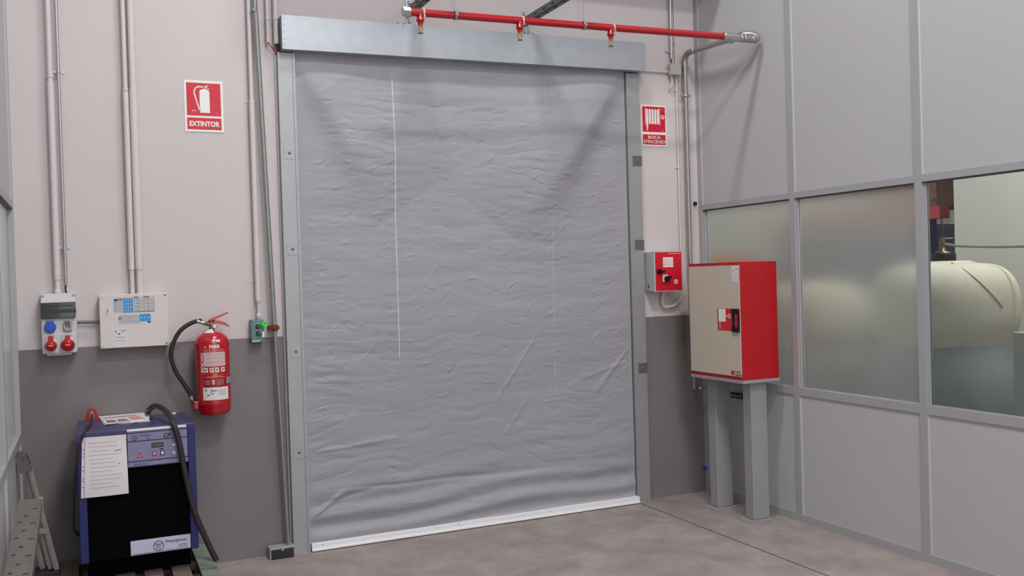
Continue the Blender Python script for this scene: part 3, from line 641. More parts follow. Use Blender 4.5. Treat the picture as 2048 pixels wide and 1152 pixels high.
g = MB(); zn = zb+Hs; g.lathe((cxe+.0, ye, zn), Z_, [(.016, 0), (.016, .012), (.013, .014), (.013, .045), (.01, .05)], 'brass_dull', 16); g.cyl((cxe-.045, ye-.005, (zn+.028+B(404, 641, ye-.005).z)/2), (cxe, ye, zn+.028), .010, 'brass_dull'); zh_ = B(404, 641, ye-.005).z; g.cyl((cxe-.078, ye-.005, zh_-.001), (cxe-.04, ye-.005, (zn+.028+zh_)/2), .0112, 'zinc'); vl = g.build('valve', t)
g = MB(); g.lathe((cxe+.012, ye-.012, zn+.022), (.2, -1, 0), [(.013, 0), (.013, .01), (.011, .011)], 'zinc', 18); g.lathe((cxe+.0142, ye-.0232, zn+.022), (.2, -1, 0), [(.010, 0), (.010, .0006)], 'paper', 18); g.build('pressure_gauge', vl)
g = MB(); lv = [(-.022, .048), (-.010, .064), (.03, .078), (.092, .100), (.094, .092), (.03, .064), (.012, .050), (.01, .044)]
g.poly([(cxe+a_, zn+b_) for a_, b_ in lv][::-1], (0, ye-.008, 0), X_, Z_, Y_, .016, 'red_ext'); g.build('lever', vl)
g = MB(); lv = [(-.022, .03), (-.022, .052), (.02, .056), (.05, .050), (.075, .040), (.098, .018), (.092, .012), (.07, .024), (.045, .033), (.01, .036)]
g.poly([(cxe+a_, zn+b_) for a_, b_ in lv][::-1], (0, ye-.008, 0), X_, Z_, Y_, .016, 'red_ext'); g.build('handle', vl)
g = MB(); vs = []; fs = []
for i in range(9):
    an = math.radians(-60+i*8.5)
    for rr, dz in ((.022, .002), (.058, -.026)): vs.append((cxe+rr*math.sin(an)*1.05, ye-rr*math.cos(an)*1.05, zn+dz+.004))
for i in range(8): fs.append((2*i, 2*i+2, 2*i+3, 2*i+1))
g.add(vs, fs, 'paper'); g.build('tag', vl)
g = MB(); hp = [B(404, 641, ye-.005), B(385, 645, ye), B(362, 660, ye), B(347, 685, ye), B(342, 711, ye), B(351, 742, ye), B(368, 768, ye), B(379, 785, ye), B(382, 792, ye)]
g.tube(hp, .0118, 'black_rubber', 12, 8); o = g.build('hose', t)
g = MB(); g.cyl(B(382, 789, ye), B(384, 799, ye), .0095, 'zinc'); g.cyl(B(384, 799, ye), (cxe-R-.006, ye, zb+.06), .008, 'brass_dull'); g.build('nozzle_clip', t)

# ------------------------------------------------------------------ green push button box
yb = -.07; p0 = B(502, 640, yb); p1 = B(529, 684, yb); x0, x1, z1, z0 = p0.x, p1.x, p0.z, p1.z
t = thing('push_button_box', ((x0+x1)/2, 0, z0), 'small blue green push button box with two dark buttons and a bright green cap', 'button box')
g = MB(); g.box(x0, x1, yb, 0, z0, z1, 'green_box', .003); g.box(x0+.004, x0+.045, yb-.001, yb, z0+.004, z0+.011, 'paper'); g.box(x1-.014, x1-.002, yb-.012, yb, z0+.028, z0+.062, 'paper'); g.build('housing', t)
for k, dz in enumerate((.094, .054)):
    g = MB(); g.lathe(((x0+x1)/2+.002, yb, z0+dz), NY, [(.016, 0), (.016, .006), (.0125, .006), (.0125, .018), (.010, .020)], 'green_btn', 20)
    g.lathe(((x0+x1)/2+.002, yb, z0+dz+.001), NY, [(.0172, 0), (.0172, .004)], 'zinc', 20); g.build('button', t)
g = MB(); g.lathe((x1-.004, yb-.004, z1-.03), (.5, -.8, 0), [(.014, 0), (.018, .008), (.018, .014), (.012, .016), (.010, .010)], 'green_cap', 18); g.build('button_cap', t)

# ------------------------------------------------------------------ rectifier on its pallet
pal = thing('wooden_pallet', (-3.85, -.33, 0), 'worn wooden pallet under the blue rectifier cabinet', 'pallet')
px0, px1, py0, py1, pz = -4.22, -3.475, -.66, -.06, .14
n = 6; sw = .088; gap = (px1-px0-n*sw)/(n-1)
for i in range(n):
    g = MB(); x = px0+i*(sw+gap); g.box(x, x+sw, py0, py1, pz-.02, pz, 'wood_green' if i == n-1 else 'wood', .002); g.build('deck_board', pal)
for y in (py0+.01, (py0+py1)/2-.045, py1-.10):
    g = MB(); g.box(px0, px1, y, y+.09, pz-.042, pz-.0205, 'wood_dark'); g.build('stringer_board', pal)
    for x in (px0+.002, (px0+px1)/2-.05, px1-.102):
        g = MB(); g.box(x, x+.1, y, y+.09, 0, pz-.0425, 'wood_dark'); g.build('block', pal)
ry = -.56; rx0, rx1 = -4.117, -3.565; rz0, rz1 = .251, .898
rc = thing('rectifier_cabinet', ((rx0+rx1)/2, ry, pz), 'blue and black rectifier cabinet standing on a wooden pallet', 'rectifier')
g = MB(); g.box(rx0, rx1, ry+.015, -.10, rz0, rz1-.003, 'blue_frame', .004); g.box(rx0+.0, rx1-.0, ry+.002, -.10, rz1-.012, rz1, 'blue_top', .003)
g.box(rx0, rx0+.038, ry, ry+.03, rz0, rz1-.045, 'blue_frame', .003); g.box(rx1-.038, rx1, ry, ry+.03, rz0, rz1-.012, 'blue_frame', .003); g.box(rx0, rx1-.038, ry, ry+.03, rz1-.05, rz1-.004, 'blue_top', .003); g.build('case', rc)
g = MB(); g.box(rx0+.03, rx1-.03, ry+.13, -.12, pz, rz0-.0005, 'black_grille'); g.build('plinth', rc)
g = MB(); g.box(rx0+.038, rx1-.038, ry+.012, ry+.02, rz0, rz1-.05, 'black_grille')
for i in range(26): z = rz0+.012+i*.016; g.box(rx0+.04, rx0+.235, ry+.008, ry+.012, z, z+.008, 'black_grille')
for i in range(26): z = rz0+.10+i*.0125; g.box(rx0+.245, rx1-.042, ry+.008, ry+.012, z, z+.006, 'black_grille')
g.lathe(((rx0+rx1)/2+.11, ry+.01, rz1-.232), NY, [(.003, 0), (.003, .002)], 'zinc', 8); g.build('grille', rc)
q0 = B(252, 851, ry); q1 = B(379, 923, ry); cx0_, cx1_ = q0.x+.003, rx1-.039; cz1_ = rz1-.012; cz0_ = cz1_-.185; CW = cx1_-cx0_; CH = cz1_-cz0_
g = MB(); g.box(cx0_, cx1_, ry-.004, ry+.012, cz0_, cz1_, 'lilac', .002); g.box(cx0_, cx1_-.004, ry-.006, ry, cz1_-.003, cz1_+.006, 'bright_alu')
for fz in (.07, .30, .845, .99): g.box(cx0_, cx1_, ry-.0048, ry-.004, cz1_-CH*fz-.0022, cz1_-CH*fz+.0022, 'navy_ink')
fp = g.build('control_face', rc)
def F(fx, fz): return (cx0_+CW*fx, ry-.0055, cz1_-CH*fz)
g = MB(); g.text('CP', F(.60, .27), X_, Z_, CW*.125, CH*.12, 'ink', off=.03, shear=.3); g.build('lettering', fp); g = MB(); g.text('xxx-537'[4:], F(.80, .22), X_, Z_, CW*.09, CH*.06, 'navy_ink'); g.build('lettering', fp); g = MB()
g.text('Westinghouse', F(.19, .19), X_, Z_, CW*.20, CH*.06, 'navy_ink'); g.text('SGTE', F(.31, .27), X_, Z_, CW*.07, CH*.05, 'navy_ink')
def westlogo(cx_, cz_, r, y_, mt):
    for i in range(24):
        a0, a1 = 2*math.pi*i/24, 2*math.pi*(i+1)/24
        g.poly([(cx_+r*.86*math.cos(a0), cz_+r*.86*math.sin(a0)), (cx_+r*math.cos(a0), cz_+r*math.sin(a0)), (cx_+r*math.cos(a1), cz_+r*math.sin(a1)), (cx_+r*.86*math.cos(a1), cz_+r*.86*math.sin(a1))], (0, y_, 0), X_, Z_, NY, .0005, mt)
    for a, b_ in (((-.5, .38), (-.24, -.18)), ((-.24, -.18), (0, .38)), ((0, .38), (.24, -.18)), ((.24, -.18), (.5, .38))):
        A = Vector((cx_+a[0]*r, cz_+a[1]*r)); Bq = Vector((cx_+b_[0]*r, cz_+b_[1]*r)); d_ = (Bq-A).normalized(); n_ = Vector((-d_.y, d_.x))*r*.055
        g.poly([tuple(A+n_), tuple(A-n_), tuple(Bq-n_), tuple(Bq+n_)], (0, y_, 0), X_, Z_, NY, .0005, mt)
    for a in (-.5, 0, .5): g.poly(circ(r*.12, 10, cx_+a*r, cz_+.40*r), (0, y_, 0), X_, Z_, NY, .0006, mt)
    g.poly([(cx_-r*.33, cz_-r*.52), (cx_+r*.33, cz_-r*.52), (cx_+r*.33, cz_-r*.38), (cx_-r*.33, cz_-r*.38)], (0, y_, 0), X_, Z_, NY, .0006, mt)
g.build('lettering', fp); g = MB(); westlogo(cx0_+CW*.12, cz1_-CH*.21, CH*.075, ry-.0045, 'navy_ink'); g.build('emblem', fp); g = MB()
g.text('EP 48/120', F(.10, .955), X_, Z_, CW*.19, CH*.05, 'navy_ink'); g.build('lettering', fp); g = MB(); g.text('SGTE 12 000', F(.42, .93), X_, Z_, CW*.2, CH*.03, 'lilac_label'); g.build('lettering', fp)
g = MB(); a_ = F(.395, .505); g.box(a_[0], a_[0]+CW*.20, ry-.0055, ry-.004, a_[2]-.001, a_[2]+CH*.12, 'navy_ink'); g.box(a_[0]+.003, a_[0]+CW*.185, ry-.0062, ry-.005, a_[2]+.003, a_[2]+CH*.12-.004, 'lcd'); g.build('display', fp)
for fx, m1_, m2_ in ((.40, 'dark_red', 'warn'), (.535, 'navy_ink', 'paper')):
    g = MB(); a_ = F(fx, .82-.1); g.box(a_[0], a_[0]+.021, ry-.006, ry-.004, a_[2]-.003, a_[2]+.019, m1_, .001); g.box(a_[0]+.004, a_[0]+.017, ry-.009, ry-.005, a_[2]+.001, a_[2]+.015, m2_, .001); g.build('key', fp)
g = MB(); a_ = F(.14, .75); g.poly([(a_[0], a_[2]), (a_[0]+.030, a_[2]), (a_[0]+.015, a_[2]+.028)], (0, ry-.004, 0), X_, Z_, NY, .0008, 'dark_red'); g.poly([(a_[0]+.006, a_[2]+.0035), (a_[0]+.024, a_[2]+.0035), (a_[0]+.015, a_[2]+.020)], (0, ry-.0048, 0), X_, Z_, NY, .0008, 'warn'); g.box(a_[0]+.0142, a_[0]+.0158, ry-.006, ry-.0055, a_[2]+.006, a_[2]+.014, 'ink'); g.build('warning_triangle', fp)
g = MB(); a_ = F(.53, .585); g.box(a_[0], a_[0]+.018, ry-.0055, ry-.004, a_[2], a_[2]+.006, 'navy_ink'); g.build('marking', fp); g = MB(); a_ = F(.75, .52); g.box(a_[0], a_[0]+.012, ry-.0055, ry-.004, a_[2], a_[2]+.012, 'sign_white'); g.build('marking', fp); g = MB(); disc(g, F(.77, .7)[0], F(.77, .7)[2], ry-.004, .008, .001, 'sign_white'); g.build('marking', fp); g = MB(); disc(g, F(.77, .7)[0], F(.77, .7)[2], ry-.005, .003, .001, 'navy_ink'); g.build('marking', fp); g = MB(); g.box(F(.70, .75)[0], F(.80, .75)[0], ry-.0052, ry-.004, F(0, .76)[2], F(0, .75)[2], 'brass'); g.build('marking', fp)
q0 = B(261, 1086, ry); q1 = B(384, 1096, ry); lx0, lx1 = q0.x, rx1-.040; lz0 = B(262, 1112, ry).z; lz1 = B(261, 1084, ry).z
g = MB(); g.box(lx0, lx1, ry-.002, ry+.012, lz0, lz1, 'lilac_label', .001); g.box(lx0+.01, lx1-.01, ry-.0026, ry-.002, lz0+.004, lz0+.006, 'ink')
LW, LH = lx1-lx0, lz1-lz0
g.text('Westinghouse', (lx0+LW*.57, ry-.003, lz0+LH*.55), X_, Z_, LW*.36, LH*.26, 'navy_ink', off=.01); g.text('SGTE', (lx0+LW*.80, ry-.003, lz0+LH*.20), X_, Z_, LW*.13, LH*.20, 'navy_ink')
westlogo(lx0+LW*.46, lz0+LH*.47, LH*.36, ry-.002, 'navy_ink'); o = g.build('name_plate', rc); o['label'] = 'pale lilac name plate'
g = MB(); g.lathe(B(348, 829, -.14)+Vector((0, 0, -.003)), Z_, [(.012, 0), (.012, .012), (.009, .014)], 'white_pvc', 12); g.build('top_fitting', rc)
# sheet in a plastic sleeve hanging on the front
def grid_sheet(mb, f, nx, nz, mt):
    vs = [f(i/nx, j/nz) for j in range(nz+1) for i in range(nx+1)]; fs = [(j*(nx+1)+i, j*(nx+1)+i+1, (j+1)*(nx+1)+i+1, (j+1)*(nx+1)+i) for j in range(nz) for i in range(nx)]
    mb.add(vs, fs, mt, True)
ysh = ry-.012
c00, c10, c01, c11 = B(162, 997, ysh), B(257.5, 986.5, ysh), B(164, 876, ysh), B(252, 869, ysh)
def sheet(u, v, d=0):
    p = c00.lerp(c10, u).lerp(c01.lerp(c11, u), v); p = Vector(p); p.y -= .006*math.sin(u*3.0)*(.3+.7*(1-v))+.004*math.sin(v*5)+d; return p
st = thing('paper_sheet', c00.lerp(c10, .5), 'handwritten sheet in a punched clear sleeve hanging on the rectifier front', 'sheet of paper')
g = MB(); grid_sheet(g, sheet, 10, 12, 'paper'); grid_sheet(g, lambda u, v: sheet(u, v, -.0012), 10, 12, 'paper'); g.build('sheet', st)
g = MB(); rsn = random.Random(3)
for i in range(12):
    v = .90-i*.068; u0 = .14+rsn.random()*.05; u1 = .6+rsn.random()*.33
    g.tube([sheet(u0+(u1-u0)*k/12, v+.006*math.sin(k*2.1+i), .001) for k in range(13)], .0006, 'pencil', 4)
g.tube([sheet(.72, .745, .001), sheet(.82, .752, .001), sheet(.88, .755, .001)], .0012, 'ink', 4); g.tube([sheet(.80, .53, .001), sheet(.84, .53, .001)], .0011, 'ink', 4)
g.build('handwriting', st)
g = MB(); g.tube([sheet(.065, v/20, .001) for v in range(21)], .0007, 'ink', 4)
for v in (.18, .28, .33, .46, .52, .68, .74, .80): p = sheet(.035, v, .0012); g.lathe(p, NY, [(.0028, 0), (.0026, .0004)], 'ink', 10)
g.build('punched_edge', st)
# magazine and papers on top
zt_ = rz1+.001
def T(px, py, z=zt_):
    d = ray(px, py); return CAM+d*((z-CAM.z)/d.z)
def flat_quad(mb, pts, z, mt, th_=.003):
    q_ = [Vector((p.x, p.y, z)) for p in pts]; mb.hexa(q_+[p+Vector((0, 0, th_)) for p in q_], mt)
mg = thing('magazine', T(240, 838), 'loose printed papers lying on top of the rectifier', 'papers')
g = MB(); flat_quad(g, [T(208, 850), T(300, 843), T(288, 826), T(196, 834)], zt_, 'paper', .003); g.build('back_sheet', mg)
g = MB(); flat_quad(g, [T(262, 847, zt_+.003), T(299, 838, zt_+.003), T(300, 829, zt_+.003), T(270, 831, zt_+.003)], zt_+.003, 'paper', .002); g.build('loose_sheet', mg)
g = MB(); zq = zt_+.005; flat_quad(g, [T(212, 849, zq), T(297, 839, zq), T(276, 827, zq), T(197, 834, zq)], zq, 'paper', .003)
zq += .0032
flat_quad(g, [T(215, 846, zq), T(235, 844, zq), T(228, 839.5, zq), T(211, 841, zq)], zq, 'paper_print', .0005); flat_quad(g, [T(238, 843.5, zq), T(260, 841, zq), T(251, 837.5, zq), T(233, 839, zq)], zq, 'paper_print', .0005); flat_quad(g, [T(265, 840, zq), T(290, 837, zq), T(276, 832, zq), T(255, 834, zq)], zq, 'warn', .0004); flat_quad(g, [T(207, 838, zq), T(274, 831, zq), T(272, 829.5, zq), T(205, 836, zq)], zq, 'pencil', .0004)
g.build('cover_sheet', mg)
# cables and red clamp
b = MB(); yc = ry-.03
b.tube([T(297, 829, zt_)+Vector((0, .02, .012)), B(300, 818, -.20), B(311, 812, -.26), B(326, 818, -.38), B(338, 830, -.50), B(347, 848, yc+.012), B(357, 880, yc), B(365, 920, yc), B(374, 965, yc), B(388, 1020, yc), B(404, 1060, yc), B(420, 1095, yc), B(433, 1121, yc)], .0145, 'cable', 14, 8)
tag(b.build('thick_cable'), 'thick black cable arching over the rectifier top and down its front', 'cable')
b = MB(); b.tube([B(392, 1040, -.3), B(396, 1052, -.32), B(405, 1068, -.36), B(417, 1090, -.40), B(427, 1112, -.44)], .010, 'cable', 12, 6); tag(b.build('cable'), 'shorter black cable end behind the thick cable right of the rectifier', 'cable')
b = MB(); b.tube([(B(184, 835, -.13).x, -.165, .925), (B(182, 840, -.3).x, -.30, .912), (B(174, 852, -.45).x, -.45, .909), (B(170, 858, -.56).x, -.562, .909), B(167, 869, -.578), B(163, 880, -.578), B(156, 905, -.575), B(150, 960, -.54), B(147, 1010, -.50), B(147, 1050, -.48), B(151, 1064, -.46), B(158, 1071, -.44)], .0068, 'cable', 10, 8); tag(b.build('cable'), 'thin black cable hanging in a loop down the left side of the rectifier', 'cable')
cl = thing('battery_clamp', T(184, 840), 'red crocodile battery clamp standing at the back left of the rectifier top', 'clamp')
pc = B(184, 838, -.15)
for sx in (-1, 1):
    g = MB(); g.poly([(pc.x+sx*.012, zt_), (pc.x+sx*.036, zt_), (pc.x+sx*.030, zt_+.028), (pc.x+sx*.020, zt_+.056), (pc.x+sx*.001, zt_+.068), (pc.x+sx*.001, zt_+.05), (pc.x+sx*.010, zt_+.04), (pc.x+sx*.013, zt_+.02)], (0, pc.y, 0), X_, Z_, Y_, .022, 'red_paint'); g.build('jaw', cl)
g = MB(); g.cyl((pc.x, pc.y-.004, zt_+.046), (pc.x, pc.y+.026, zt_+.046), .006, 'steel_pipe'); g.build('pivot', cl)
cl.location = (pc.x, -.15, zt_); [setattr(o_, 'location', o_.location+Vector(cl['_w'])-cl.location) for o_ in cl.children]

# ------------------------------------------------------------------ plank and ladder by the left partition
pk = thing('metal_plank', (-4.3, -1.3, 0), 'slotted aluminium plank sloping along the foot of the left partition', 'plank')
A = Vector((-4.262, -.90, .668)); Bp = B(62, 1152, -1.7); d = (Bp-A); E_ = A+d*(1.75/.8)
dn = d.normalized(); wv = Vector((-1, 0, 0)); nn = dn.cross(wv).normalized(); nn = nn if nn.z > 0 else -nn
wd = .088; Lk = (E_-A).length
g = MB(); g.hexa([A-nn*.02, A+wv*wd-nn*.02, E_+wv*wd-nn*.02, E_-nn*.02, A, A+wv*wd, E_+wv*wd, E_], 'plank_alu')
for s_ in (0, 1): o_ = A+wv*(wd*s_); g.obox(o_+dn*Lk/2-nn*.015, dn, wv, nn, Lk/2, .003, .018, 'plank_alu')
for i in range(14):
    s1 = .13+i*.165
    for fw, hl, off in ((.22, .012, 0), (.58, .006, .07), (.82, .006, .14)):
        c = A+dn*(s1+off)+wv*wd*fw+nn*.0005
        if s1+off > Lk-.03: continue
        g.obox(c, wv, dn, nn, hl+.003, .008, .0012, 'ladder_alu' if hl > .01 else 'plank_alu'); g.obox(c+nn*.0006, wv, dn, nn, hl, .0045, .0014, 'slot_dark')
g.build('deck', pk)
g = MB(); g.box(E_.x-wd, E_.x-wd+.03, E_.y+.02, E_.y+.05, 0, E_.z-.036, 'ladder_alu'); g.box(E_.x-.03, E_.x, E_.y+.02, E_.y+.05, 0, E_.z-.036, 'ladder_alu'); g.box(E_.x-wd, E_.x, E_.y+.02, E_.y+.05, .1, .13, 'ladder_alu'); g.build('leg_frame', pk)
g = MB(); c = A+dn*.01; g.box(c.x-.018, c.x+.006, c.y-.01, c.y+.02, c.z-.05, c.z+.006, 'ladder_alu', .003); g.build('end_cap', pk)
ld = thing('folded_ladder', (-4.26, -.3, 0), 'folded aluminium ladder leaning into the back left corner behind the plank', 'ladder')
yl = -.34
def Q(px, py, dy=0): return B(px, py, yl+dy)
for k, (a0, a1) in enumerate((((114, 1138), (58, 930)), ((102, 1136), (52, 930)), ((86, 1136), (62, 1035)))):
    g = MB(); p, q_ = Q(*a0, .03*k), Q(*a1, .03*k); dd = (q_-p).normalized(); sd = Vector((dd.z, 0, -dd.x)); c = (p+q_)/2
    g.obox(c, sd, Y_, dd, .012, .012, (q_-p).length/2, 'ladder_alu'); g.obox(c-Vector((0, .012, 0)), sd, Y_, dd, .004, .006, (q_-p).length/2, 'ladder_alu'); g.build('rail', ld)
g = MB(); p = Q(100, 1141); g.box(p.x-.07, p.x+.045, yl-.03, yl+.10, 0, p.z-.0, 'black_rubber', .004); g.build('rubber_foot', ld)
g = MB(); p = Q(88, 1060); g.obox(p, (1, 0, -.1), Y_, (0.1, 0, 1), .022, .022, .014, 'ladder_alu'); g.build('rung', ld)
g = MB(); p = Q(48, 925); dd = (Q(41, 912)-Q(55, 948)).normalized(); sd = Vector((dd.z, 0, -dd.x)); g.obox(Q(46.5, 927), sd, Y_, dd, .027, .03, .042, 'hinge_grey'); g.obox(Q(54, 924), sd, Y_, dd, .012, .024, .04, 'alu_dark'); g.lathe(Q(42, 912)+Vector((0, .03, 0)), NY, [(.022, 0), (.022, .06)], 'hinge_grey', 14); g.build('hinge', ld)

# ------------------------------------------------------------------ sprinkler line
def ring(mb, c, ax, r, w_, mt, th_=.004):
    c = Vector(c); a = Vector(ax).normalized(); mb.lathe(c-a*w_/2, a, [(r, 0), (r+th_, 0), (r+th_, w_), (r, w_)], mt, 24, True, False)
yS = -.75
pL = B(820, 24, yS); pR = B(1446, 73, yS); ax = (pR-pL).normalized()
def onp(px): 
    a_ = pL; lo, hi = -.5, 1.3
    for _ in range(50):
        mid = (lo+hi)/2; p = pL+(pR-pL)*mid; v = p-CAM; sx_ = 1024+F_PX*v.dot(rgt)/v.dot(fwd)
        if sx_ < px: lo = mid
        else: hi = mid
    return pL+(pR-pL)*lo
spk = thing('sprinkler_pipe', pL, 'red sprinkler supply pipe running in front of the door header', 'pipe')
g = MB(); g.cyl(pL, pR, .021, 'red_paint', 24); g.build('pipe', spk)
g = MB(); g.lathe(pL-ax*.045, ax, [(.018, 0), (.026, .003), (.026, .045)], 'zinc', 6, False); g.build('end_cap', spk)
for px in (840, 1039, 1221):
    c = onp(px); g = MB(); g.lathe(c, (0, 0, -1), [(.019, .0), (.019, .034), (.022, .036), (.022, .048), (.015, .050), (.015, .066)], 'red_paint', 16); te = g.build('tee', spk)
    g = MB(); z = c.z-.066; g.lathe((c.x, c.y, z), (0, 0, -1), [(.011, 0), (.011, .008)], 'copper', 12)
    for sx in (-1, 1): g.tube([(c.x+sx*.009, c.y, z-.006), (c.x+sx*.013, c.y, z-.018), (c.x+sx*.010, c.y, z-.034), (c.x, c.y, z-.044)], .0022, 'brass', 6, 4)
    g.cyl((c.x, c.y, z-.006), (c.x, c.y, z-.036), .0025, 'copper', 8); g.lathe((c.x, c.y, z-.044), (0, 0, -1), [(.015, 0), (.015, .0025)], 'brass_dull', 16)
    o = g.build('sprinkler_head', te); o['label'] = 'brass sprinkler head'
    g = MB(); cc = c+ax*.018; ring(g, cc, ax, .0215, .008, 'white_pvc', .003); g.box(cc.x-.004, cc.x+.004, cc.y-.028, cc.y-.020, cc.z-.03, cc.z-.016, 'zinc'); g.build('tie', spk)
for px in (911, 1168):
    c = onp(px); g = MB(); ring(g, c, ax, .0215, .016, 'zinc', .004); g.box(c.x-.004, c.x+.004, c.y-.036, c.y-.022, c.z-.008, c.z+.008, 'zinc'); g.cyl((c.x, c.y, c.z+.024), (c.x, c.y, c.z+.05), .005, 'zinc', 8); ring(g, c, ax, .021, .022, 'black_rubber', .002)
    hg = g.build('hanger', spk); g = MB(); g.cyl((c.x, c.y, c.z+.05), (c.x, c.y, ZC), .0022, 'zinc', 8); g.build('rod', hg)
# stainless return pipe
rp = thing('steel_riser_pipe', (-.08, -.05, 1.0), 'stainless pipe rising in the right corner and elbowing over to the red pipe', 'pipe')
xr = -.078; zR = B(1372, 112, -.05).z+.0; xr2 = B(1374, 300, -.05).x
yU = -.735; zU = pR.z+.022
g = MB(); g.cyl((xr2, -.05, .98), (xr2, -.05, 3.08), .0175, 'steel_pipe', 20); g.build('vertical_pipe', rp)
g = MB(); g.tube([(xr2, -.05, 3.03), (xr2, -.05, 3.09), (xr2, -.062, 3.122), (xr2, -.09, 3.142), (xr2+.0, -.14, 3.146), (xr2, -.18, 3.145)], .021, 'steel_pipe', 18, 5)
ring(g, (xr2, -.17, 3.145), Y_, .0205, .014, 'chrome'); ring(g, (xr2, -.05, 3.05), Z_, .0205, .014, 'chrome'); g.build('elbow', rp)
g = MB(); g.cyl((xr2, -.15, 3.145), (xr2, yU+.05, zU+.012), .0185, 'steel_pipe', 20); g.build('horizontal_pipe', rp)
g = MB(); g.tube([(xr2, yU+.16, zU+.012), (xr2+.002, yU+.11, zU+.016), (xr2+.018, yU+.065, zU+.020), (xr2+.046, yU+.03, zU+.020), (xr2+.070, yU+.008, zU+.012), (xr2+.078, yU-.008, zU-.006), (xr2+.060, yS, pR.z-.0), (xr2+.02, yS, pR.z), (-.17, yS, pR.z-.002)], .0235, 'steel_pipe', 20, 6)
ring(g, (xr2+.003, yU+.125, zU+.016), Y_, .0225, .012, 'chrome'); ring(g, (xr2+.03, yS, pR.z), X_, .0225, .01, 'chrome'); ring(g, (xr2-.03, yS, pR.z), X_, .0225, .01, 'chrome'); ring(g, (-.175, yS, pR.z), X_, .0225, .014, 'chrome'); g.build('return_elbow', rp)
g = MB(); q_ = pR; g.lathe(q_, X_, [(.026, 0), (.030, .004), (.030, .03), (.024, .034), (.024, .045), (.029, .048), (.029, .10), (.025, .104), (.025, -q_.x-.165)], 'zinc', 10, False); g.build('union', rp)
zc = B(1373, 192, -.05).z; g = MB(); ring(g, (xr2, -.05, zc), Z_, .018, .016, 'zinc', .005); g.box(xr2-.045, xr2+.04, -.056, -.044, zc-.007, zc+.007, 'zinc'); g.box(xr2-.005, xr2+.005, -.03, -.001, zc-.005, zc+.005, 'zinc'); g.build('pipe_clamp', rp)
# support struts
for k, (px, py, lab) in enumerate(((818, 24, 'left one of the two grey strut arms holding the red sprinkler pipe'), (1048, 45, 'right one of the two grey strut arms holding the red sprinkler pipe'))):
    c = B(px, py, -.004); s_ = thing('strut_arm', c, lab, 'bracket', 'strut arms above the header')
    g = MB(); g.box(c.x-.022, c.x+.022, -.006, 0, c.z-.085, c.z+.075, 'zinc', .001)
    for dz in (.055, -.062): g.lathe((c.x, -.006, c.z+dz), NY, [(.011, 0), (.011, .003), (.006, .003), (.006, .008)], 'chrome', 10)
    g.build('wall_plate', s_)
    g = MB(); x0, x1 = c.x-.0195, c.x+.0195; zz0, zz1 = c.z-.022, c.z+.022
    g.box(x0, x0+.003, -1.15, -.006, zz0, zz1, 'green_strut'); g.box(x1-.003, x1, -1.15, -.006, zz0, zz1, 'green_strut'); g.box(x0, x1, -1.15, -.006, zz0, zz0+.003, 'green_strut')
    for sx in (x0+.003, x1-.011): g.box(sx, sx+.008, -1.15, -.006, zz1-.003, zz1, 'green_strut')
    for i in range(9):
        y = -.1-i*.12; g.box(c.x-.006, c.x+.006, y-.02, y+.02, zz0-.0004, zz0, 'slot_dark'); g.box(x0-.0004, x0, y-.02, y+.02, c.z-.005, c.z+.005, 'slot_dark')
    g.build('arm', s_)
    cp = onp(840+199*k); g = MB(); g.cyl((c.x, yS, cp.z+.034), (c.x, yS, zz0), .004, 'zinc', 8); g.build('hanger_rod', s_)
for px, py, lab in ((801, 44, 'small brown U-shaped bracket on top of the header box, left one'), (1060, 66, 'small brown U-shaped bracket on top of the header box, right one')):
    c = B(px, py, -.02); g = MB(); z0 = 3.158+(c.x+2.968)/2.481*.023; g.box(c.x-.022, c.x-.018, -.03, -.005, z0, z0+.03, 'rust'); g.box(c.x+.018, c.x+.022, -.03, -.005, z0, z0+.03, 'rust'); g.box(c.x-.022, c.x+.022, -.03, -.005, z0+.012, z0+.016, 'rust'); tag(g.build('small_bracket'), lab, 'bracket')

# ------------------------------------------------------------------ red sprinkler control box
yb = -.14; p0 = B(1308, 502, yb); p1 = B(1366, 583, yb); x0, x1, z1, z0 = p0.x, p1.x, B(1340, 502, yb).z, B(1340, 583, yb).z; W_ = x1-x0; H_ = z1-z0
t = thing('control_box', ((x0+x1)/2, 0, z0), 'grey control box with red front and two black rotary knobs', 'control box')
g = MB(); g.box(x0+.004, x1-.004, yb+.03, -.001, z0+.003, z1-.003, 'ctrl_grey', .004)
g.box(x0+.0015, x0+.004, -.062, -.048, z0+.028, z0+.05, 'socket_blue'); g.build('housing', t)
g = MB(); g.box(x0-.0, x1, yb, yb+.029, z0, z1, 'ctrl_grey', .003); dr = g.build('door', t)
g = MB(); fm = W_*.03; g.box(x0+fm, x1-fm, yb-.001, yb, z0+fm, z1-fm, 'red_sign')
g.text('control fase on', (x0+W_*.50, yb-.0016, z1-H_*.075), X_, Z_, W_*.42, H_*.025, 'sign_white', off=.02); fc = g.build('front_plate', dr); fc['label'] = 'red front plate'
g = MB(); lx, lz = x0+W_*.30, z1-H_*.40; g.box(lx, lx+W_*.37, yb-.002, yb-.001, lz, lz+H_*.25, 'warn')
for i in range(4):
    g.box(lx+.002, lx+W_*.37-.002, yb-.0026, yb-.002, lz+H_*(.005+i*.0625), lz+H_*(.052+i*.0625), 'sign_white')
for s_, f_ in (('ON', .205), ('AUTOMATIC', .145), ('Manual Control', .08), ('Stop', .02)): g.text(s_, (lx+.004, yb-.003, lz+H_*f_), X_, Z_, W_*.022*len(s_)*.85, H_*.02, 'ink')
g.build('label_strip', fc)
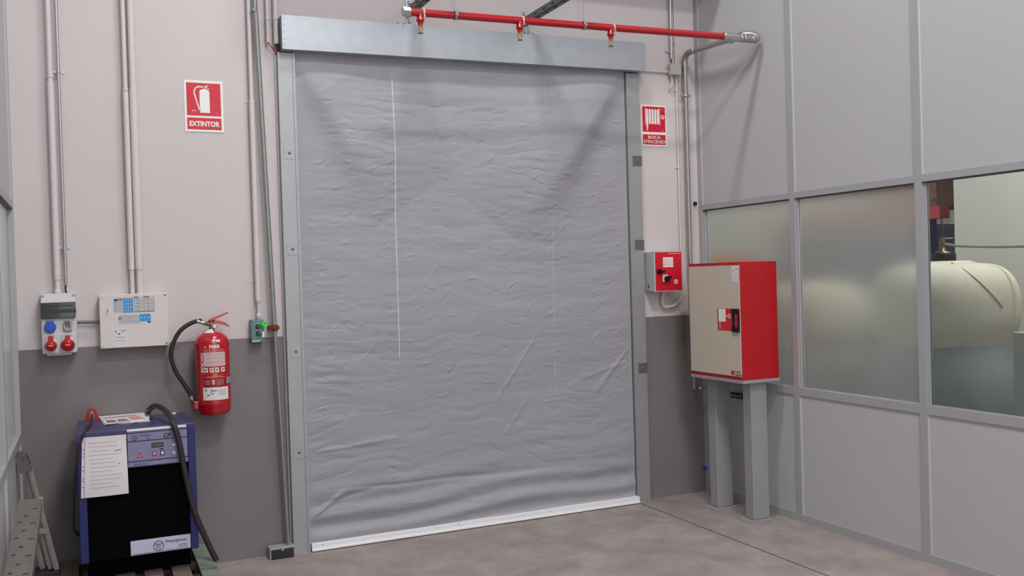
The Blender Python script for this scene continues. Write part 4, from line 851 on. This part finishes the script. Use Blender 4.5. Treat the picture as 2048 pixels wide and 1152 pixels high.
for kx, kz, ang in ((.17, .50, 0), (.42, .685, 35)):
    if ang:
        g = MB(); g.box(x0+W_*.28, x0+W_*.46, yb-.002, yb-.001, z1-H_*.75, z1-H_*.58, 'sign_white'); g.text('Man', (x0+W_*.32, yb-.0026, z1-H_*.62), X_, Z_, W_*.09, H_*.02, 'ink'); g.build('label_strip', fc)
    g = MB(); cx_, cz_ = x0+W_*kx, z1-H_*kz; g.lathe((cx_, yb-.001, cz_), NY, [(.021, 0), (.019, .01), (.016, .012)], 'black_plastic', 20)
    a_ = math.radians(ang); g.obox((cx_, yb-.022, cz_), (math.cos(a_), 0, math.sin(a_)), Y_, (-math.sin(a_), 0, math.cos(a_)), .026, .012, .007, 'black_plastic'); g.build('knob', fc)
g = MB(); disc(g, x0+W_*.75, z1-H_*.76, yb-.001, .016, .001, 'sign_white'); disc(g, x0+W_*.75, z1-H_*.76, yb-.002, .011, .0006, 'red_sign'); g.box(x0+W_*.75-.003, x0+W_*.75+.003, yb-.0036, yb-.002, z1-H_*.76-.012, z1-H_*.76+.012, 'sign_white'); g.build('emblem', fc)
b = MB(); pts = [B(1330, 582, -.07), B(1326, 592, -.05), B(1325, 606, -.04), B(1330, 614, -.035), B(1345, 612, -.035), B(1354, 606, -.035), B(1360, 598, -.035), B(1361, 585, -.04)]
b.tube(pts, .0095, 'wall_pvc', 10, 6); tag(b.build('flexible_conduit'), 'painted flexible conduit looping below the red control box', 'conduit')

# ------------------------------------------------------------------ hose cabinet on its stand
hx0, hx1, hy0, hy1, hz0, hz1 = -.330, -.045, -.878, -.330, .904, 1.648
st = thing('cabinet_stand', (-.18, -.61, 0), 'grey two-legged steel stand under the red hose cabinet', 'stand')
g = MB(); g.box(hx0-.004, hx1+.002, hy0-.006, hy1+.004, hz0-.022, hz0-.001, 'stand_grey', .003); g.build('top_plate', st)
for yc_ in (-.80, -.43):
    g = MB(); g.box(-.244, -.118, yc_-.042, yc_+.042, .008, hz0-.022, 'stand_grey', .006, 3); lg = g.build('leg', st)
    g = MB(); g.box(-.292, -.10, yc_-.075, yc_+.07, 0, .008, 'stand_grey', .001); g.build('foot_plate', lg)
cb = thing('hose_cabinet', ((hx0+hx1)/2, (hy0+hy1)/2, hz0), 'red fire hose cabinet with beige door on a grey stand', 'hose cabinet')
g = MB(); g.box(hx0, hx1, hy0, hy1, hz0, hz1, 'red_cab', .002); g.box(hx1-.012, hx1-.006, hy0-.001, hy0, hz1-.012, hz1-.006, 'ink'); g.build('case', cb)
dy0, dy1, dz0, dz1 = hy0+.006, hy1-.006, hz0+.022, hz1-.020; xd = hx0-.006
g = MB(); g.box(xd, hx0-.0005, dy0, dy1, dz0, dz1, 'beige', .001)
for z in (dz0+.02, dz1-.06): pass
dd_ = g.build('door', cb); dd_['label'] = 'beige door'
for a0, a1 in ((dz0, dz0+.06), (dz1-.06, dz1)):
    g = MB(); g.box(hx0-.004, hx0+.004, hy1-.006, hy1+.004, a0, a1, 'red_cab'); g.build('hinge', dd_)
def DS(px, py): return S(px, py, xd)
MY = (0, -1, 0); NX = (-1, 0, 0)
# pictogram field + handle
a_, c_ = DS(1436, 617), DS(1480, 660); fy0, fy1 = a_.y, c_.y; fz1 = DS(1436, 616.5).z; fz0 = DS(1436, 660).z; FW = fy0-fy1; FH = fz1-fz0
def dbox(mb, f0, f1, g0, g1, d0, d1, mt, bev=0): mb.box(xd-d1, xd-d0, fy0-FW*f0, fy0-FW*f1, fz1-FH*g1, fz1-FH*g0, mt, bev)
g = MB(); dbox(g, 0, 1.0, 0, 1, 0, .0012, 'red_sign'); dbox(g, -.02, 0, 0, 1, 0, .002, 'ink')
for i in range(4): dbox(g, .03+.085*i, .03+.085*i+.075, .02, .60, .0012, .002, 'sign_white')
dbox(g, .06, .11, .6, .95, .0012, .002, 'warn'); dbox(g, .36, .50, .315, .355, .0012, .002, 'sign_white')
cy_, cz_ = fy0-FW*.53, fz1-FH*.335
for i in range(20):
    a0, a1 = 2*math.pi*i/20, 2*math.pi*(i+1)/20; g.poly([(-.009*math.cos(a0), .009*math.sin(a0)), (-.014*math.cos(a0), .014*math.sin(a0)), (-.014*math.cos(a1), .014*math.sin(a1)), (-.009*math.cos(a1), .009*math.sin(a1))], (xd-.0012, cy_, cz_), Y_, Z_, NX, .0008, 'sign_white')
g.build('pictogram', dd_)
g = MB(); dbox(g, .68, 1.0, 0, .20, 0, .012, 'black_plastic', .002); dbox(g, .68, 1.0, .82, 1.04, 0, .012, 'black_plastic', .002); dbox(g, .68, .80, .2, .82, 0, .006, 'black_plastic'); dbox(g, .96, 1.0, .2, .82, 0, .010, 'black_plastic'); dbox(g, .80, .96, .2, .82, .0012, .0022, 'black_grille'); hn = g.build('handle', dd_)
g = MB(); dbox(g, .82, .95, .22, .82, .0022, .010, 'red_cab', .002); disc_c = (xd-.010, fy0-FW*.88, fz1-FH*.5); g.lathe(disc_c, NX, [(.003, 0), (.003, .001)], 'ink', 8); g.build('latch', hn)
a_, c_ = DS(1463, 533), DS(1476, 564); g = MB(); g.box(xd-.001, xd, a_.y, c_.y, c_.z, a_.z, 'paper')
g.box(xd-.0016, xd-.001, a_.y-.012, a_.y-.024, a_.z-.03, a_.z-.024, 'ink')
for i in range(4): g.box(xd-.0016, xd-.001, a_.y-.01, c_.y+.01, a_.z-.05-.012*i, a_.z-.0485-.012*i, 'pencil')
g.text('Sist', (xd-.0016, a_.y-.04, a_.z-.022), MY, Z_, .03, .009, 'ink'); g.build('sticker', dd_)
a_, c_ = DS(1463, 740), DS(1486, 753); g = MB(); g.poly([(p_[0], p_[1]) for p_ in circ(.016, 20)], (xd-.0003, a_.y-.012, (a_.z+c_.z)/2), MY, Z_, NX, .001, 'red_sign'); g.text('PLANA', (xd-.0012, a_.y-.036, DS(1475, 746).z), MY, Z_, .055, .012, 'dark_red', off=.02); g.text('FABREGA', (xd-.0012, a_.y-.034, DS(1475, 752).z-.0), MY, Z_, .074, .012, 'dark_red', off=.02); g.build('maker_mark', dd_)
# small valve fittings behind the stand
vf = thing('pipe_valve', (-.08, -.05, .80), 'small chrome valve fitting at the corner, just left of the stand', 'valve')
g = MB(); q_ = B(1400, 777, -.07); g.tube([(xr2, -.05, 1.0), (xr2, -.055, .9), (xr2, -.06, q_.z+.02), (xr2, -.065, q_.z)], .0105, 'steel_pipe', 12, 4); g.build('pipe', vf)
g = MB(); g.lathe((q_.x-.012, -.07, q_.z), X_, [(.006, 0), (.013, .004), (.013, .03), (.009, .034)], 'chrome', 14); g.lathe((q_.x+.022, -.07, q_.z), X_, [(.011, 0), (.011, .03)], 'chrome', 12); g.build('tap', vf)
b = MB(); q_ = S(1465, 790, -.012); b.box(-.02, -.001, q_.y-.12, q_.y+.03, q_.z-.018, q_.z+.018, 'ink'); 
for i in range(5): b.box(-.0206, -.02, q_.y-.10+i*.025, q_.y-.088+i*.025, q_.z-.008, q_.z+.008, 'socket_mid')
tag(b.build('perforated_strip'), 'dark perforated metal strip on the partition between the stand legs', 'strip')
b = MB(); q_ = S(1410, 935, -.004); b.box(-.022, 0, -.02, -.004, q_.z-.012, q_.z+.012, 'socket_blue', .002); tag(b.build('cable_tag'), 'tiny blue clip in the room corner left of the stand', 'clip')
b = MB(); q_ = B(1391, 407, -.02); b.box(q_.x-.006, q_.x+.008, -.03, -.0, q_.z-.014, q_.z+.012, 'black_plastic', .002); tag(b.build('corner_clip'), 'tiny black clip in the corner at the level of the window head', 'clip')

# ------------------------------------------------------------------ storeroom behind the glass
def tank(name, cx_, cy_, R, z0, z1, zl, label, extra):
    t = thing(name, (cx_, cy_, z0), label, 'tank', 'storage tanks'); H = z1-z0
    pr_ = []
    hw = zl-.01
    low_ = [(0.001, 0), (.45, .0), (.80, .04), (.96, .14), (1.0, .26), (.985, .38), (.93, .49), (.905, .545)]
    top_ = [(.905, .545), (.935, .585), (.985, .66), (1.0, .74), (.985, .82), (.93, .89), (.82, .945), (.66, .975), (.46, .985), (.42, .99), (.36, 1.0)]
    import itertools
    def dens(p):
        q_ = []
        for i in range(len(p)-1):
            a = p[max(0, i-1)]; b_ = p[i]; c = p[i+1]; d = p[min(len(p)-1, i+2)]
            for k in range(4):
                u = k/4; q_.append(tuple(.5*((2*b_[j])+(-a[j]+c[j])*u+(2*a[j]-5*b_[j]+4*c[j]-d[j])*u*u+(-a[j]+3*b_[j]-3*c[j]+d[j])*u**3) for j in (0, 1)))
        return q_+[p[-1]]
    g = MB(); g.lathe((cx_, cy_, z0), Z_, [(max(.001, r_*R), h_*H) for r_, h_ in dens(low_)], 'tank_liquid', 48, True, False); o = g.build('lower_body', t); o['label'] = 'lower half filled with bluish liquid'
    g = MB(); g.lathe((cx_, cy_, z0), Z_, [(r_*R, h_*H) for r_, h_ in dens(top_)], 'tank', 48, True, True); g.build('upper_body', t)
    for k in range(3):
        an = k*2.1; g = MB(); g.cyl((cx_+R*.6*math.cos(an), cy_+R*.6*math.sin(an), 0), (cx_+R*.6*math.cos(an), cy_+R*.6*math.sin(an), z0+.03), .04, 'socket_grey'); g.build('leg', t)
    if extra:
        g = MB(); g.lathe((cx_, cy_, z1-.004), Z_, [(.072, 0), (.078, .006), (.078, .05), (.07, .058)], 'black_plastic', 24); lid = g.build('lid', t)
        g = MB(); g.lathe((cx_, cy_, z1+.054), Z_, [(.05, 0), (.045, .008), (.02, .012), (.016, .05), (.02, .06), (.014, .075), (.014, .10)], 'brass_dull', 14); g.cyl((cx_, cy_, z1+.145), (cx_+.06, cy_-.03, z1+.145), .004, 'brass_dull'); vl_ = g.build('valve', t)
        g = MB(); g.cyl((cx_, cy_, z1+.145), (cx_-.03, cy_+.0, 3.6), .0045, 'ink', 8); g.build('rod', t)
        g = MB(); g.tube([(cx_, cy_, z1+.11), (cx_+.05, cy_-.12, z1+.09), (cx_+.12, cy_-.40, z1+.075), (cx_+.15, cy_-.70, z1+.08), (cx_+.18, cy_-1.1, z1+.12)], .009, 'hose_green', 10, 6); g.build('hose', t)
        g = MB(); pts = []
        for i in range(9):
            h_ = .99-i*.03; an = -1.9-.0*i; rr = np.interp(h_, [.7, .74, .82, .89, .945, .975, .985, 1], [1, 1, .985, .93, .82, .66, .46, .36])*R+.005
            an = math.radians(-125+i*4); pts.append((cx_+rr*math.cos(an), cy_+rr*math.sin(an), z0+h_*H))
        g.tube(pts, .003, 'pencil', 6, 3); g.build('cord', t)
    return t
c = S(1886, 520, .98)
tank('storage_tank', c.x, c.y, .44, .46, 1.615, 1.15, 'round white plastic tank with black lid behind the clear pane', True)
c2 = S(1630, 560, .86)
tank('storage_tank', c2.x, c2.y, .40, .46, 1.50, 1.1, 'blurred white tank behind the frosted middle pane', False)
rk = thing('pallet_rack', (3.0, 1.3, 0), 'navy and red racking seen past the cream wall through the clear pane', 'racking')
def yS_(px, X): return S(px, 500, X).y
y_l, y_r = yS_(1848, 2.7), yS_(1872, 2.7)
g = MB(); g.box(2.66, 2.74, y_r+.02, y_r+.085, 0, 2.04, 'rack_navy'); g.build('upright', rk)
g = MB(); g.box(2.66, 2.74, y_r+1.9, y_r+1.98, 0, 2.04, 'rack_navy'); g.build('upright', rk)
g = MB(); g.box(2.64, 2.76, y_r-.1, y_r+2.0, 1.99, 2.10, 'rack_red'); g.build('beam', rk)
g = MB(); g.box(2.74, 3.5, y_r+.09, y_r+1.9, .5, 1.95, 'store_grey'); tag(g.build('added_locker'), 'grey locker added inside the racking to darken the view through the frosted glass', 'locker')  # locker added to darken what shows through the frosted panes
g = MB(); g.box(2.66, 3.4, y_r-.05, y_r+.16, 2.101, 2.9, 'cardboard', .005); tag(g.build('cardboard_box'), 'right one of the cardboard boxes on the racking beam', 'box', 'cardboard boxes on the racking')
g = MB(); g.box(2.66, 3.4, y_r+.17, y_r+.7, 2.101, 2.8, 'cardboard', .005); tag(g.build('cardboard_box'), 'left one of the cardboard boxes on the racking beam', 'box', 'cardboard boxes on the racking')
g = MB(); g.box(.45, .8, .35, .75, 0, 1.72, 'orange_item', .02); tag(g.build('storage_crate'), 'blurred orange brown box behind the first frosted pane', 'box')
# grey frame at the right edge
fr = thing('grey_metal_frame', (.73, -2.0, 0), 'pale grey metal frame at the right edge behind the clear pane', 'frame')
a_ = S(2032, 664, .73); g = MB(); g.box(.70, .76, a_.y-.0, a_.y-.075, 0, a_.z, 'light_grey_metal', .003); g.build('upright', fr)
g = MB(); g.box(.70, .76, a_.y-.075, a_.y-.9, a_.z-.06, a_.z, 'light_grey_metal', .003); g.build('top_rail', fr)
g = MB(); g.box(.715, .745, a_.y-.075, a_.y-.9, 0.02, a_.z-.061, 'store_grey', .003); g.build('panel', fr)
c = S(2008, 832, 1.55); g = MB(); g.box(1.5, 1.75, c.y-.08, c.y+.10, 0, c.z+.02, 'cardboard', .004); tag(g.build('low_box'), 'low brown box beside the foot of the white tank', 'box')
g = MB(); q_ = S(1867, 400, 1.98); g.box(1.985, 2.0, q_.y-.01, q_.y+.01, q_.z-.01, q_.z+.01, 'ink'); tag(g.build('wall_hook'), 'tiny black hook on the cream wall beside the tank rod', 'hook')

for o in bpy.data.objects:
    if '_w' in o: del o['_w']
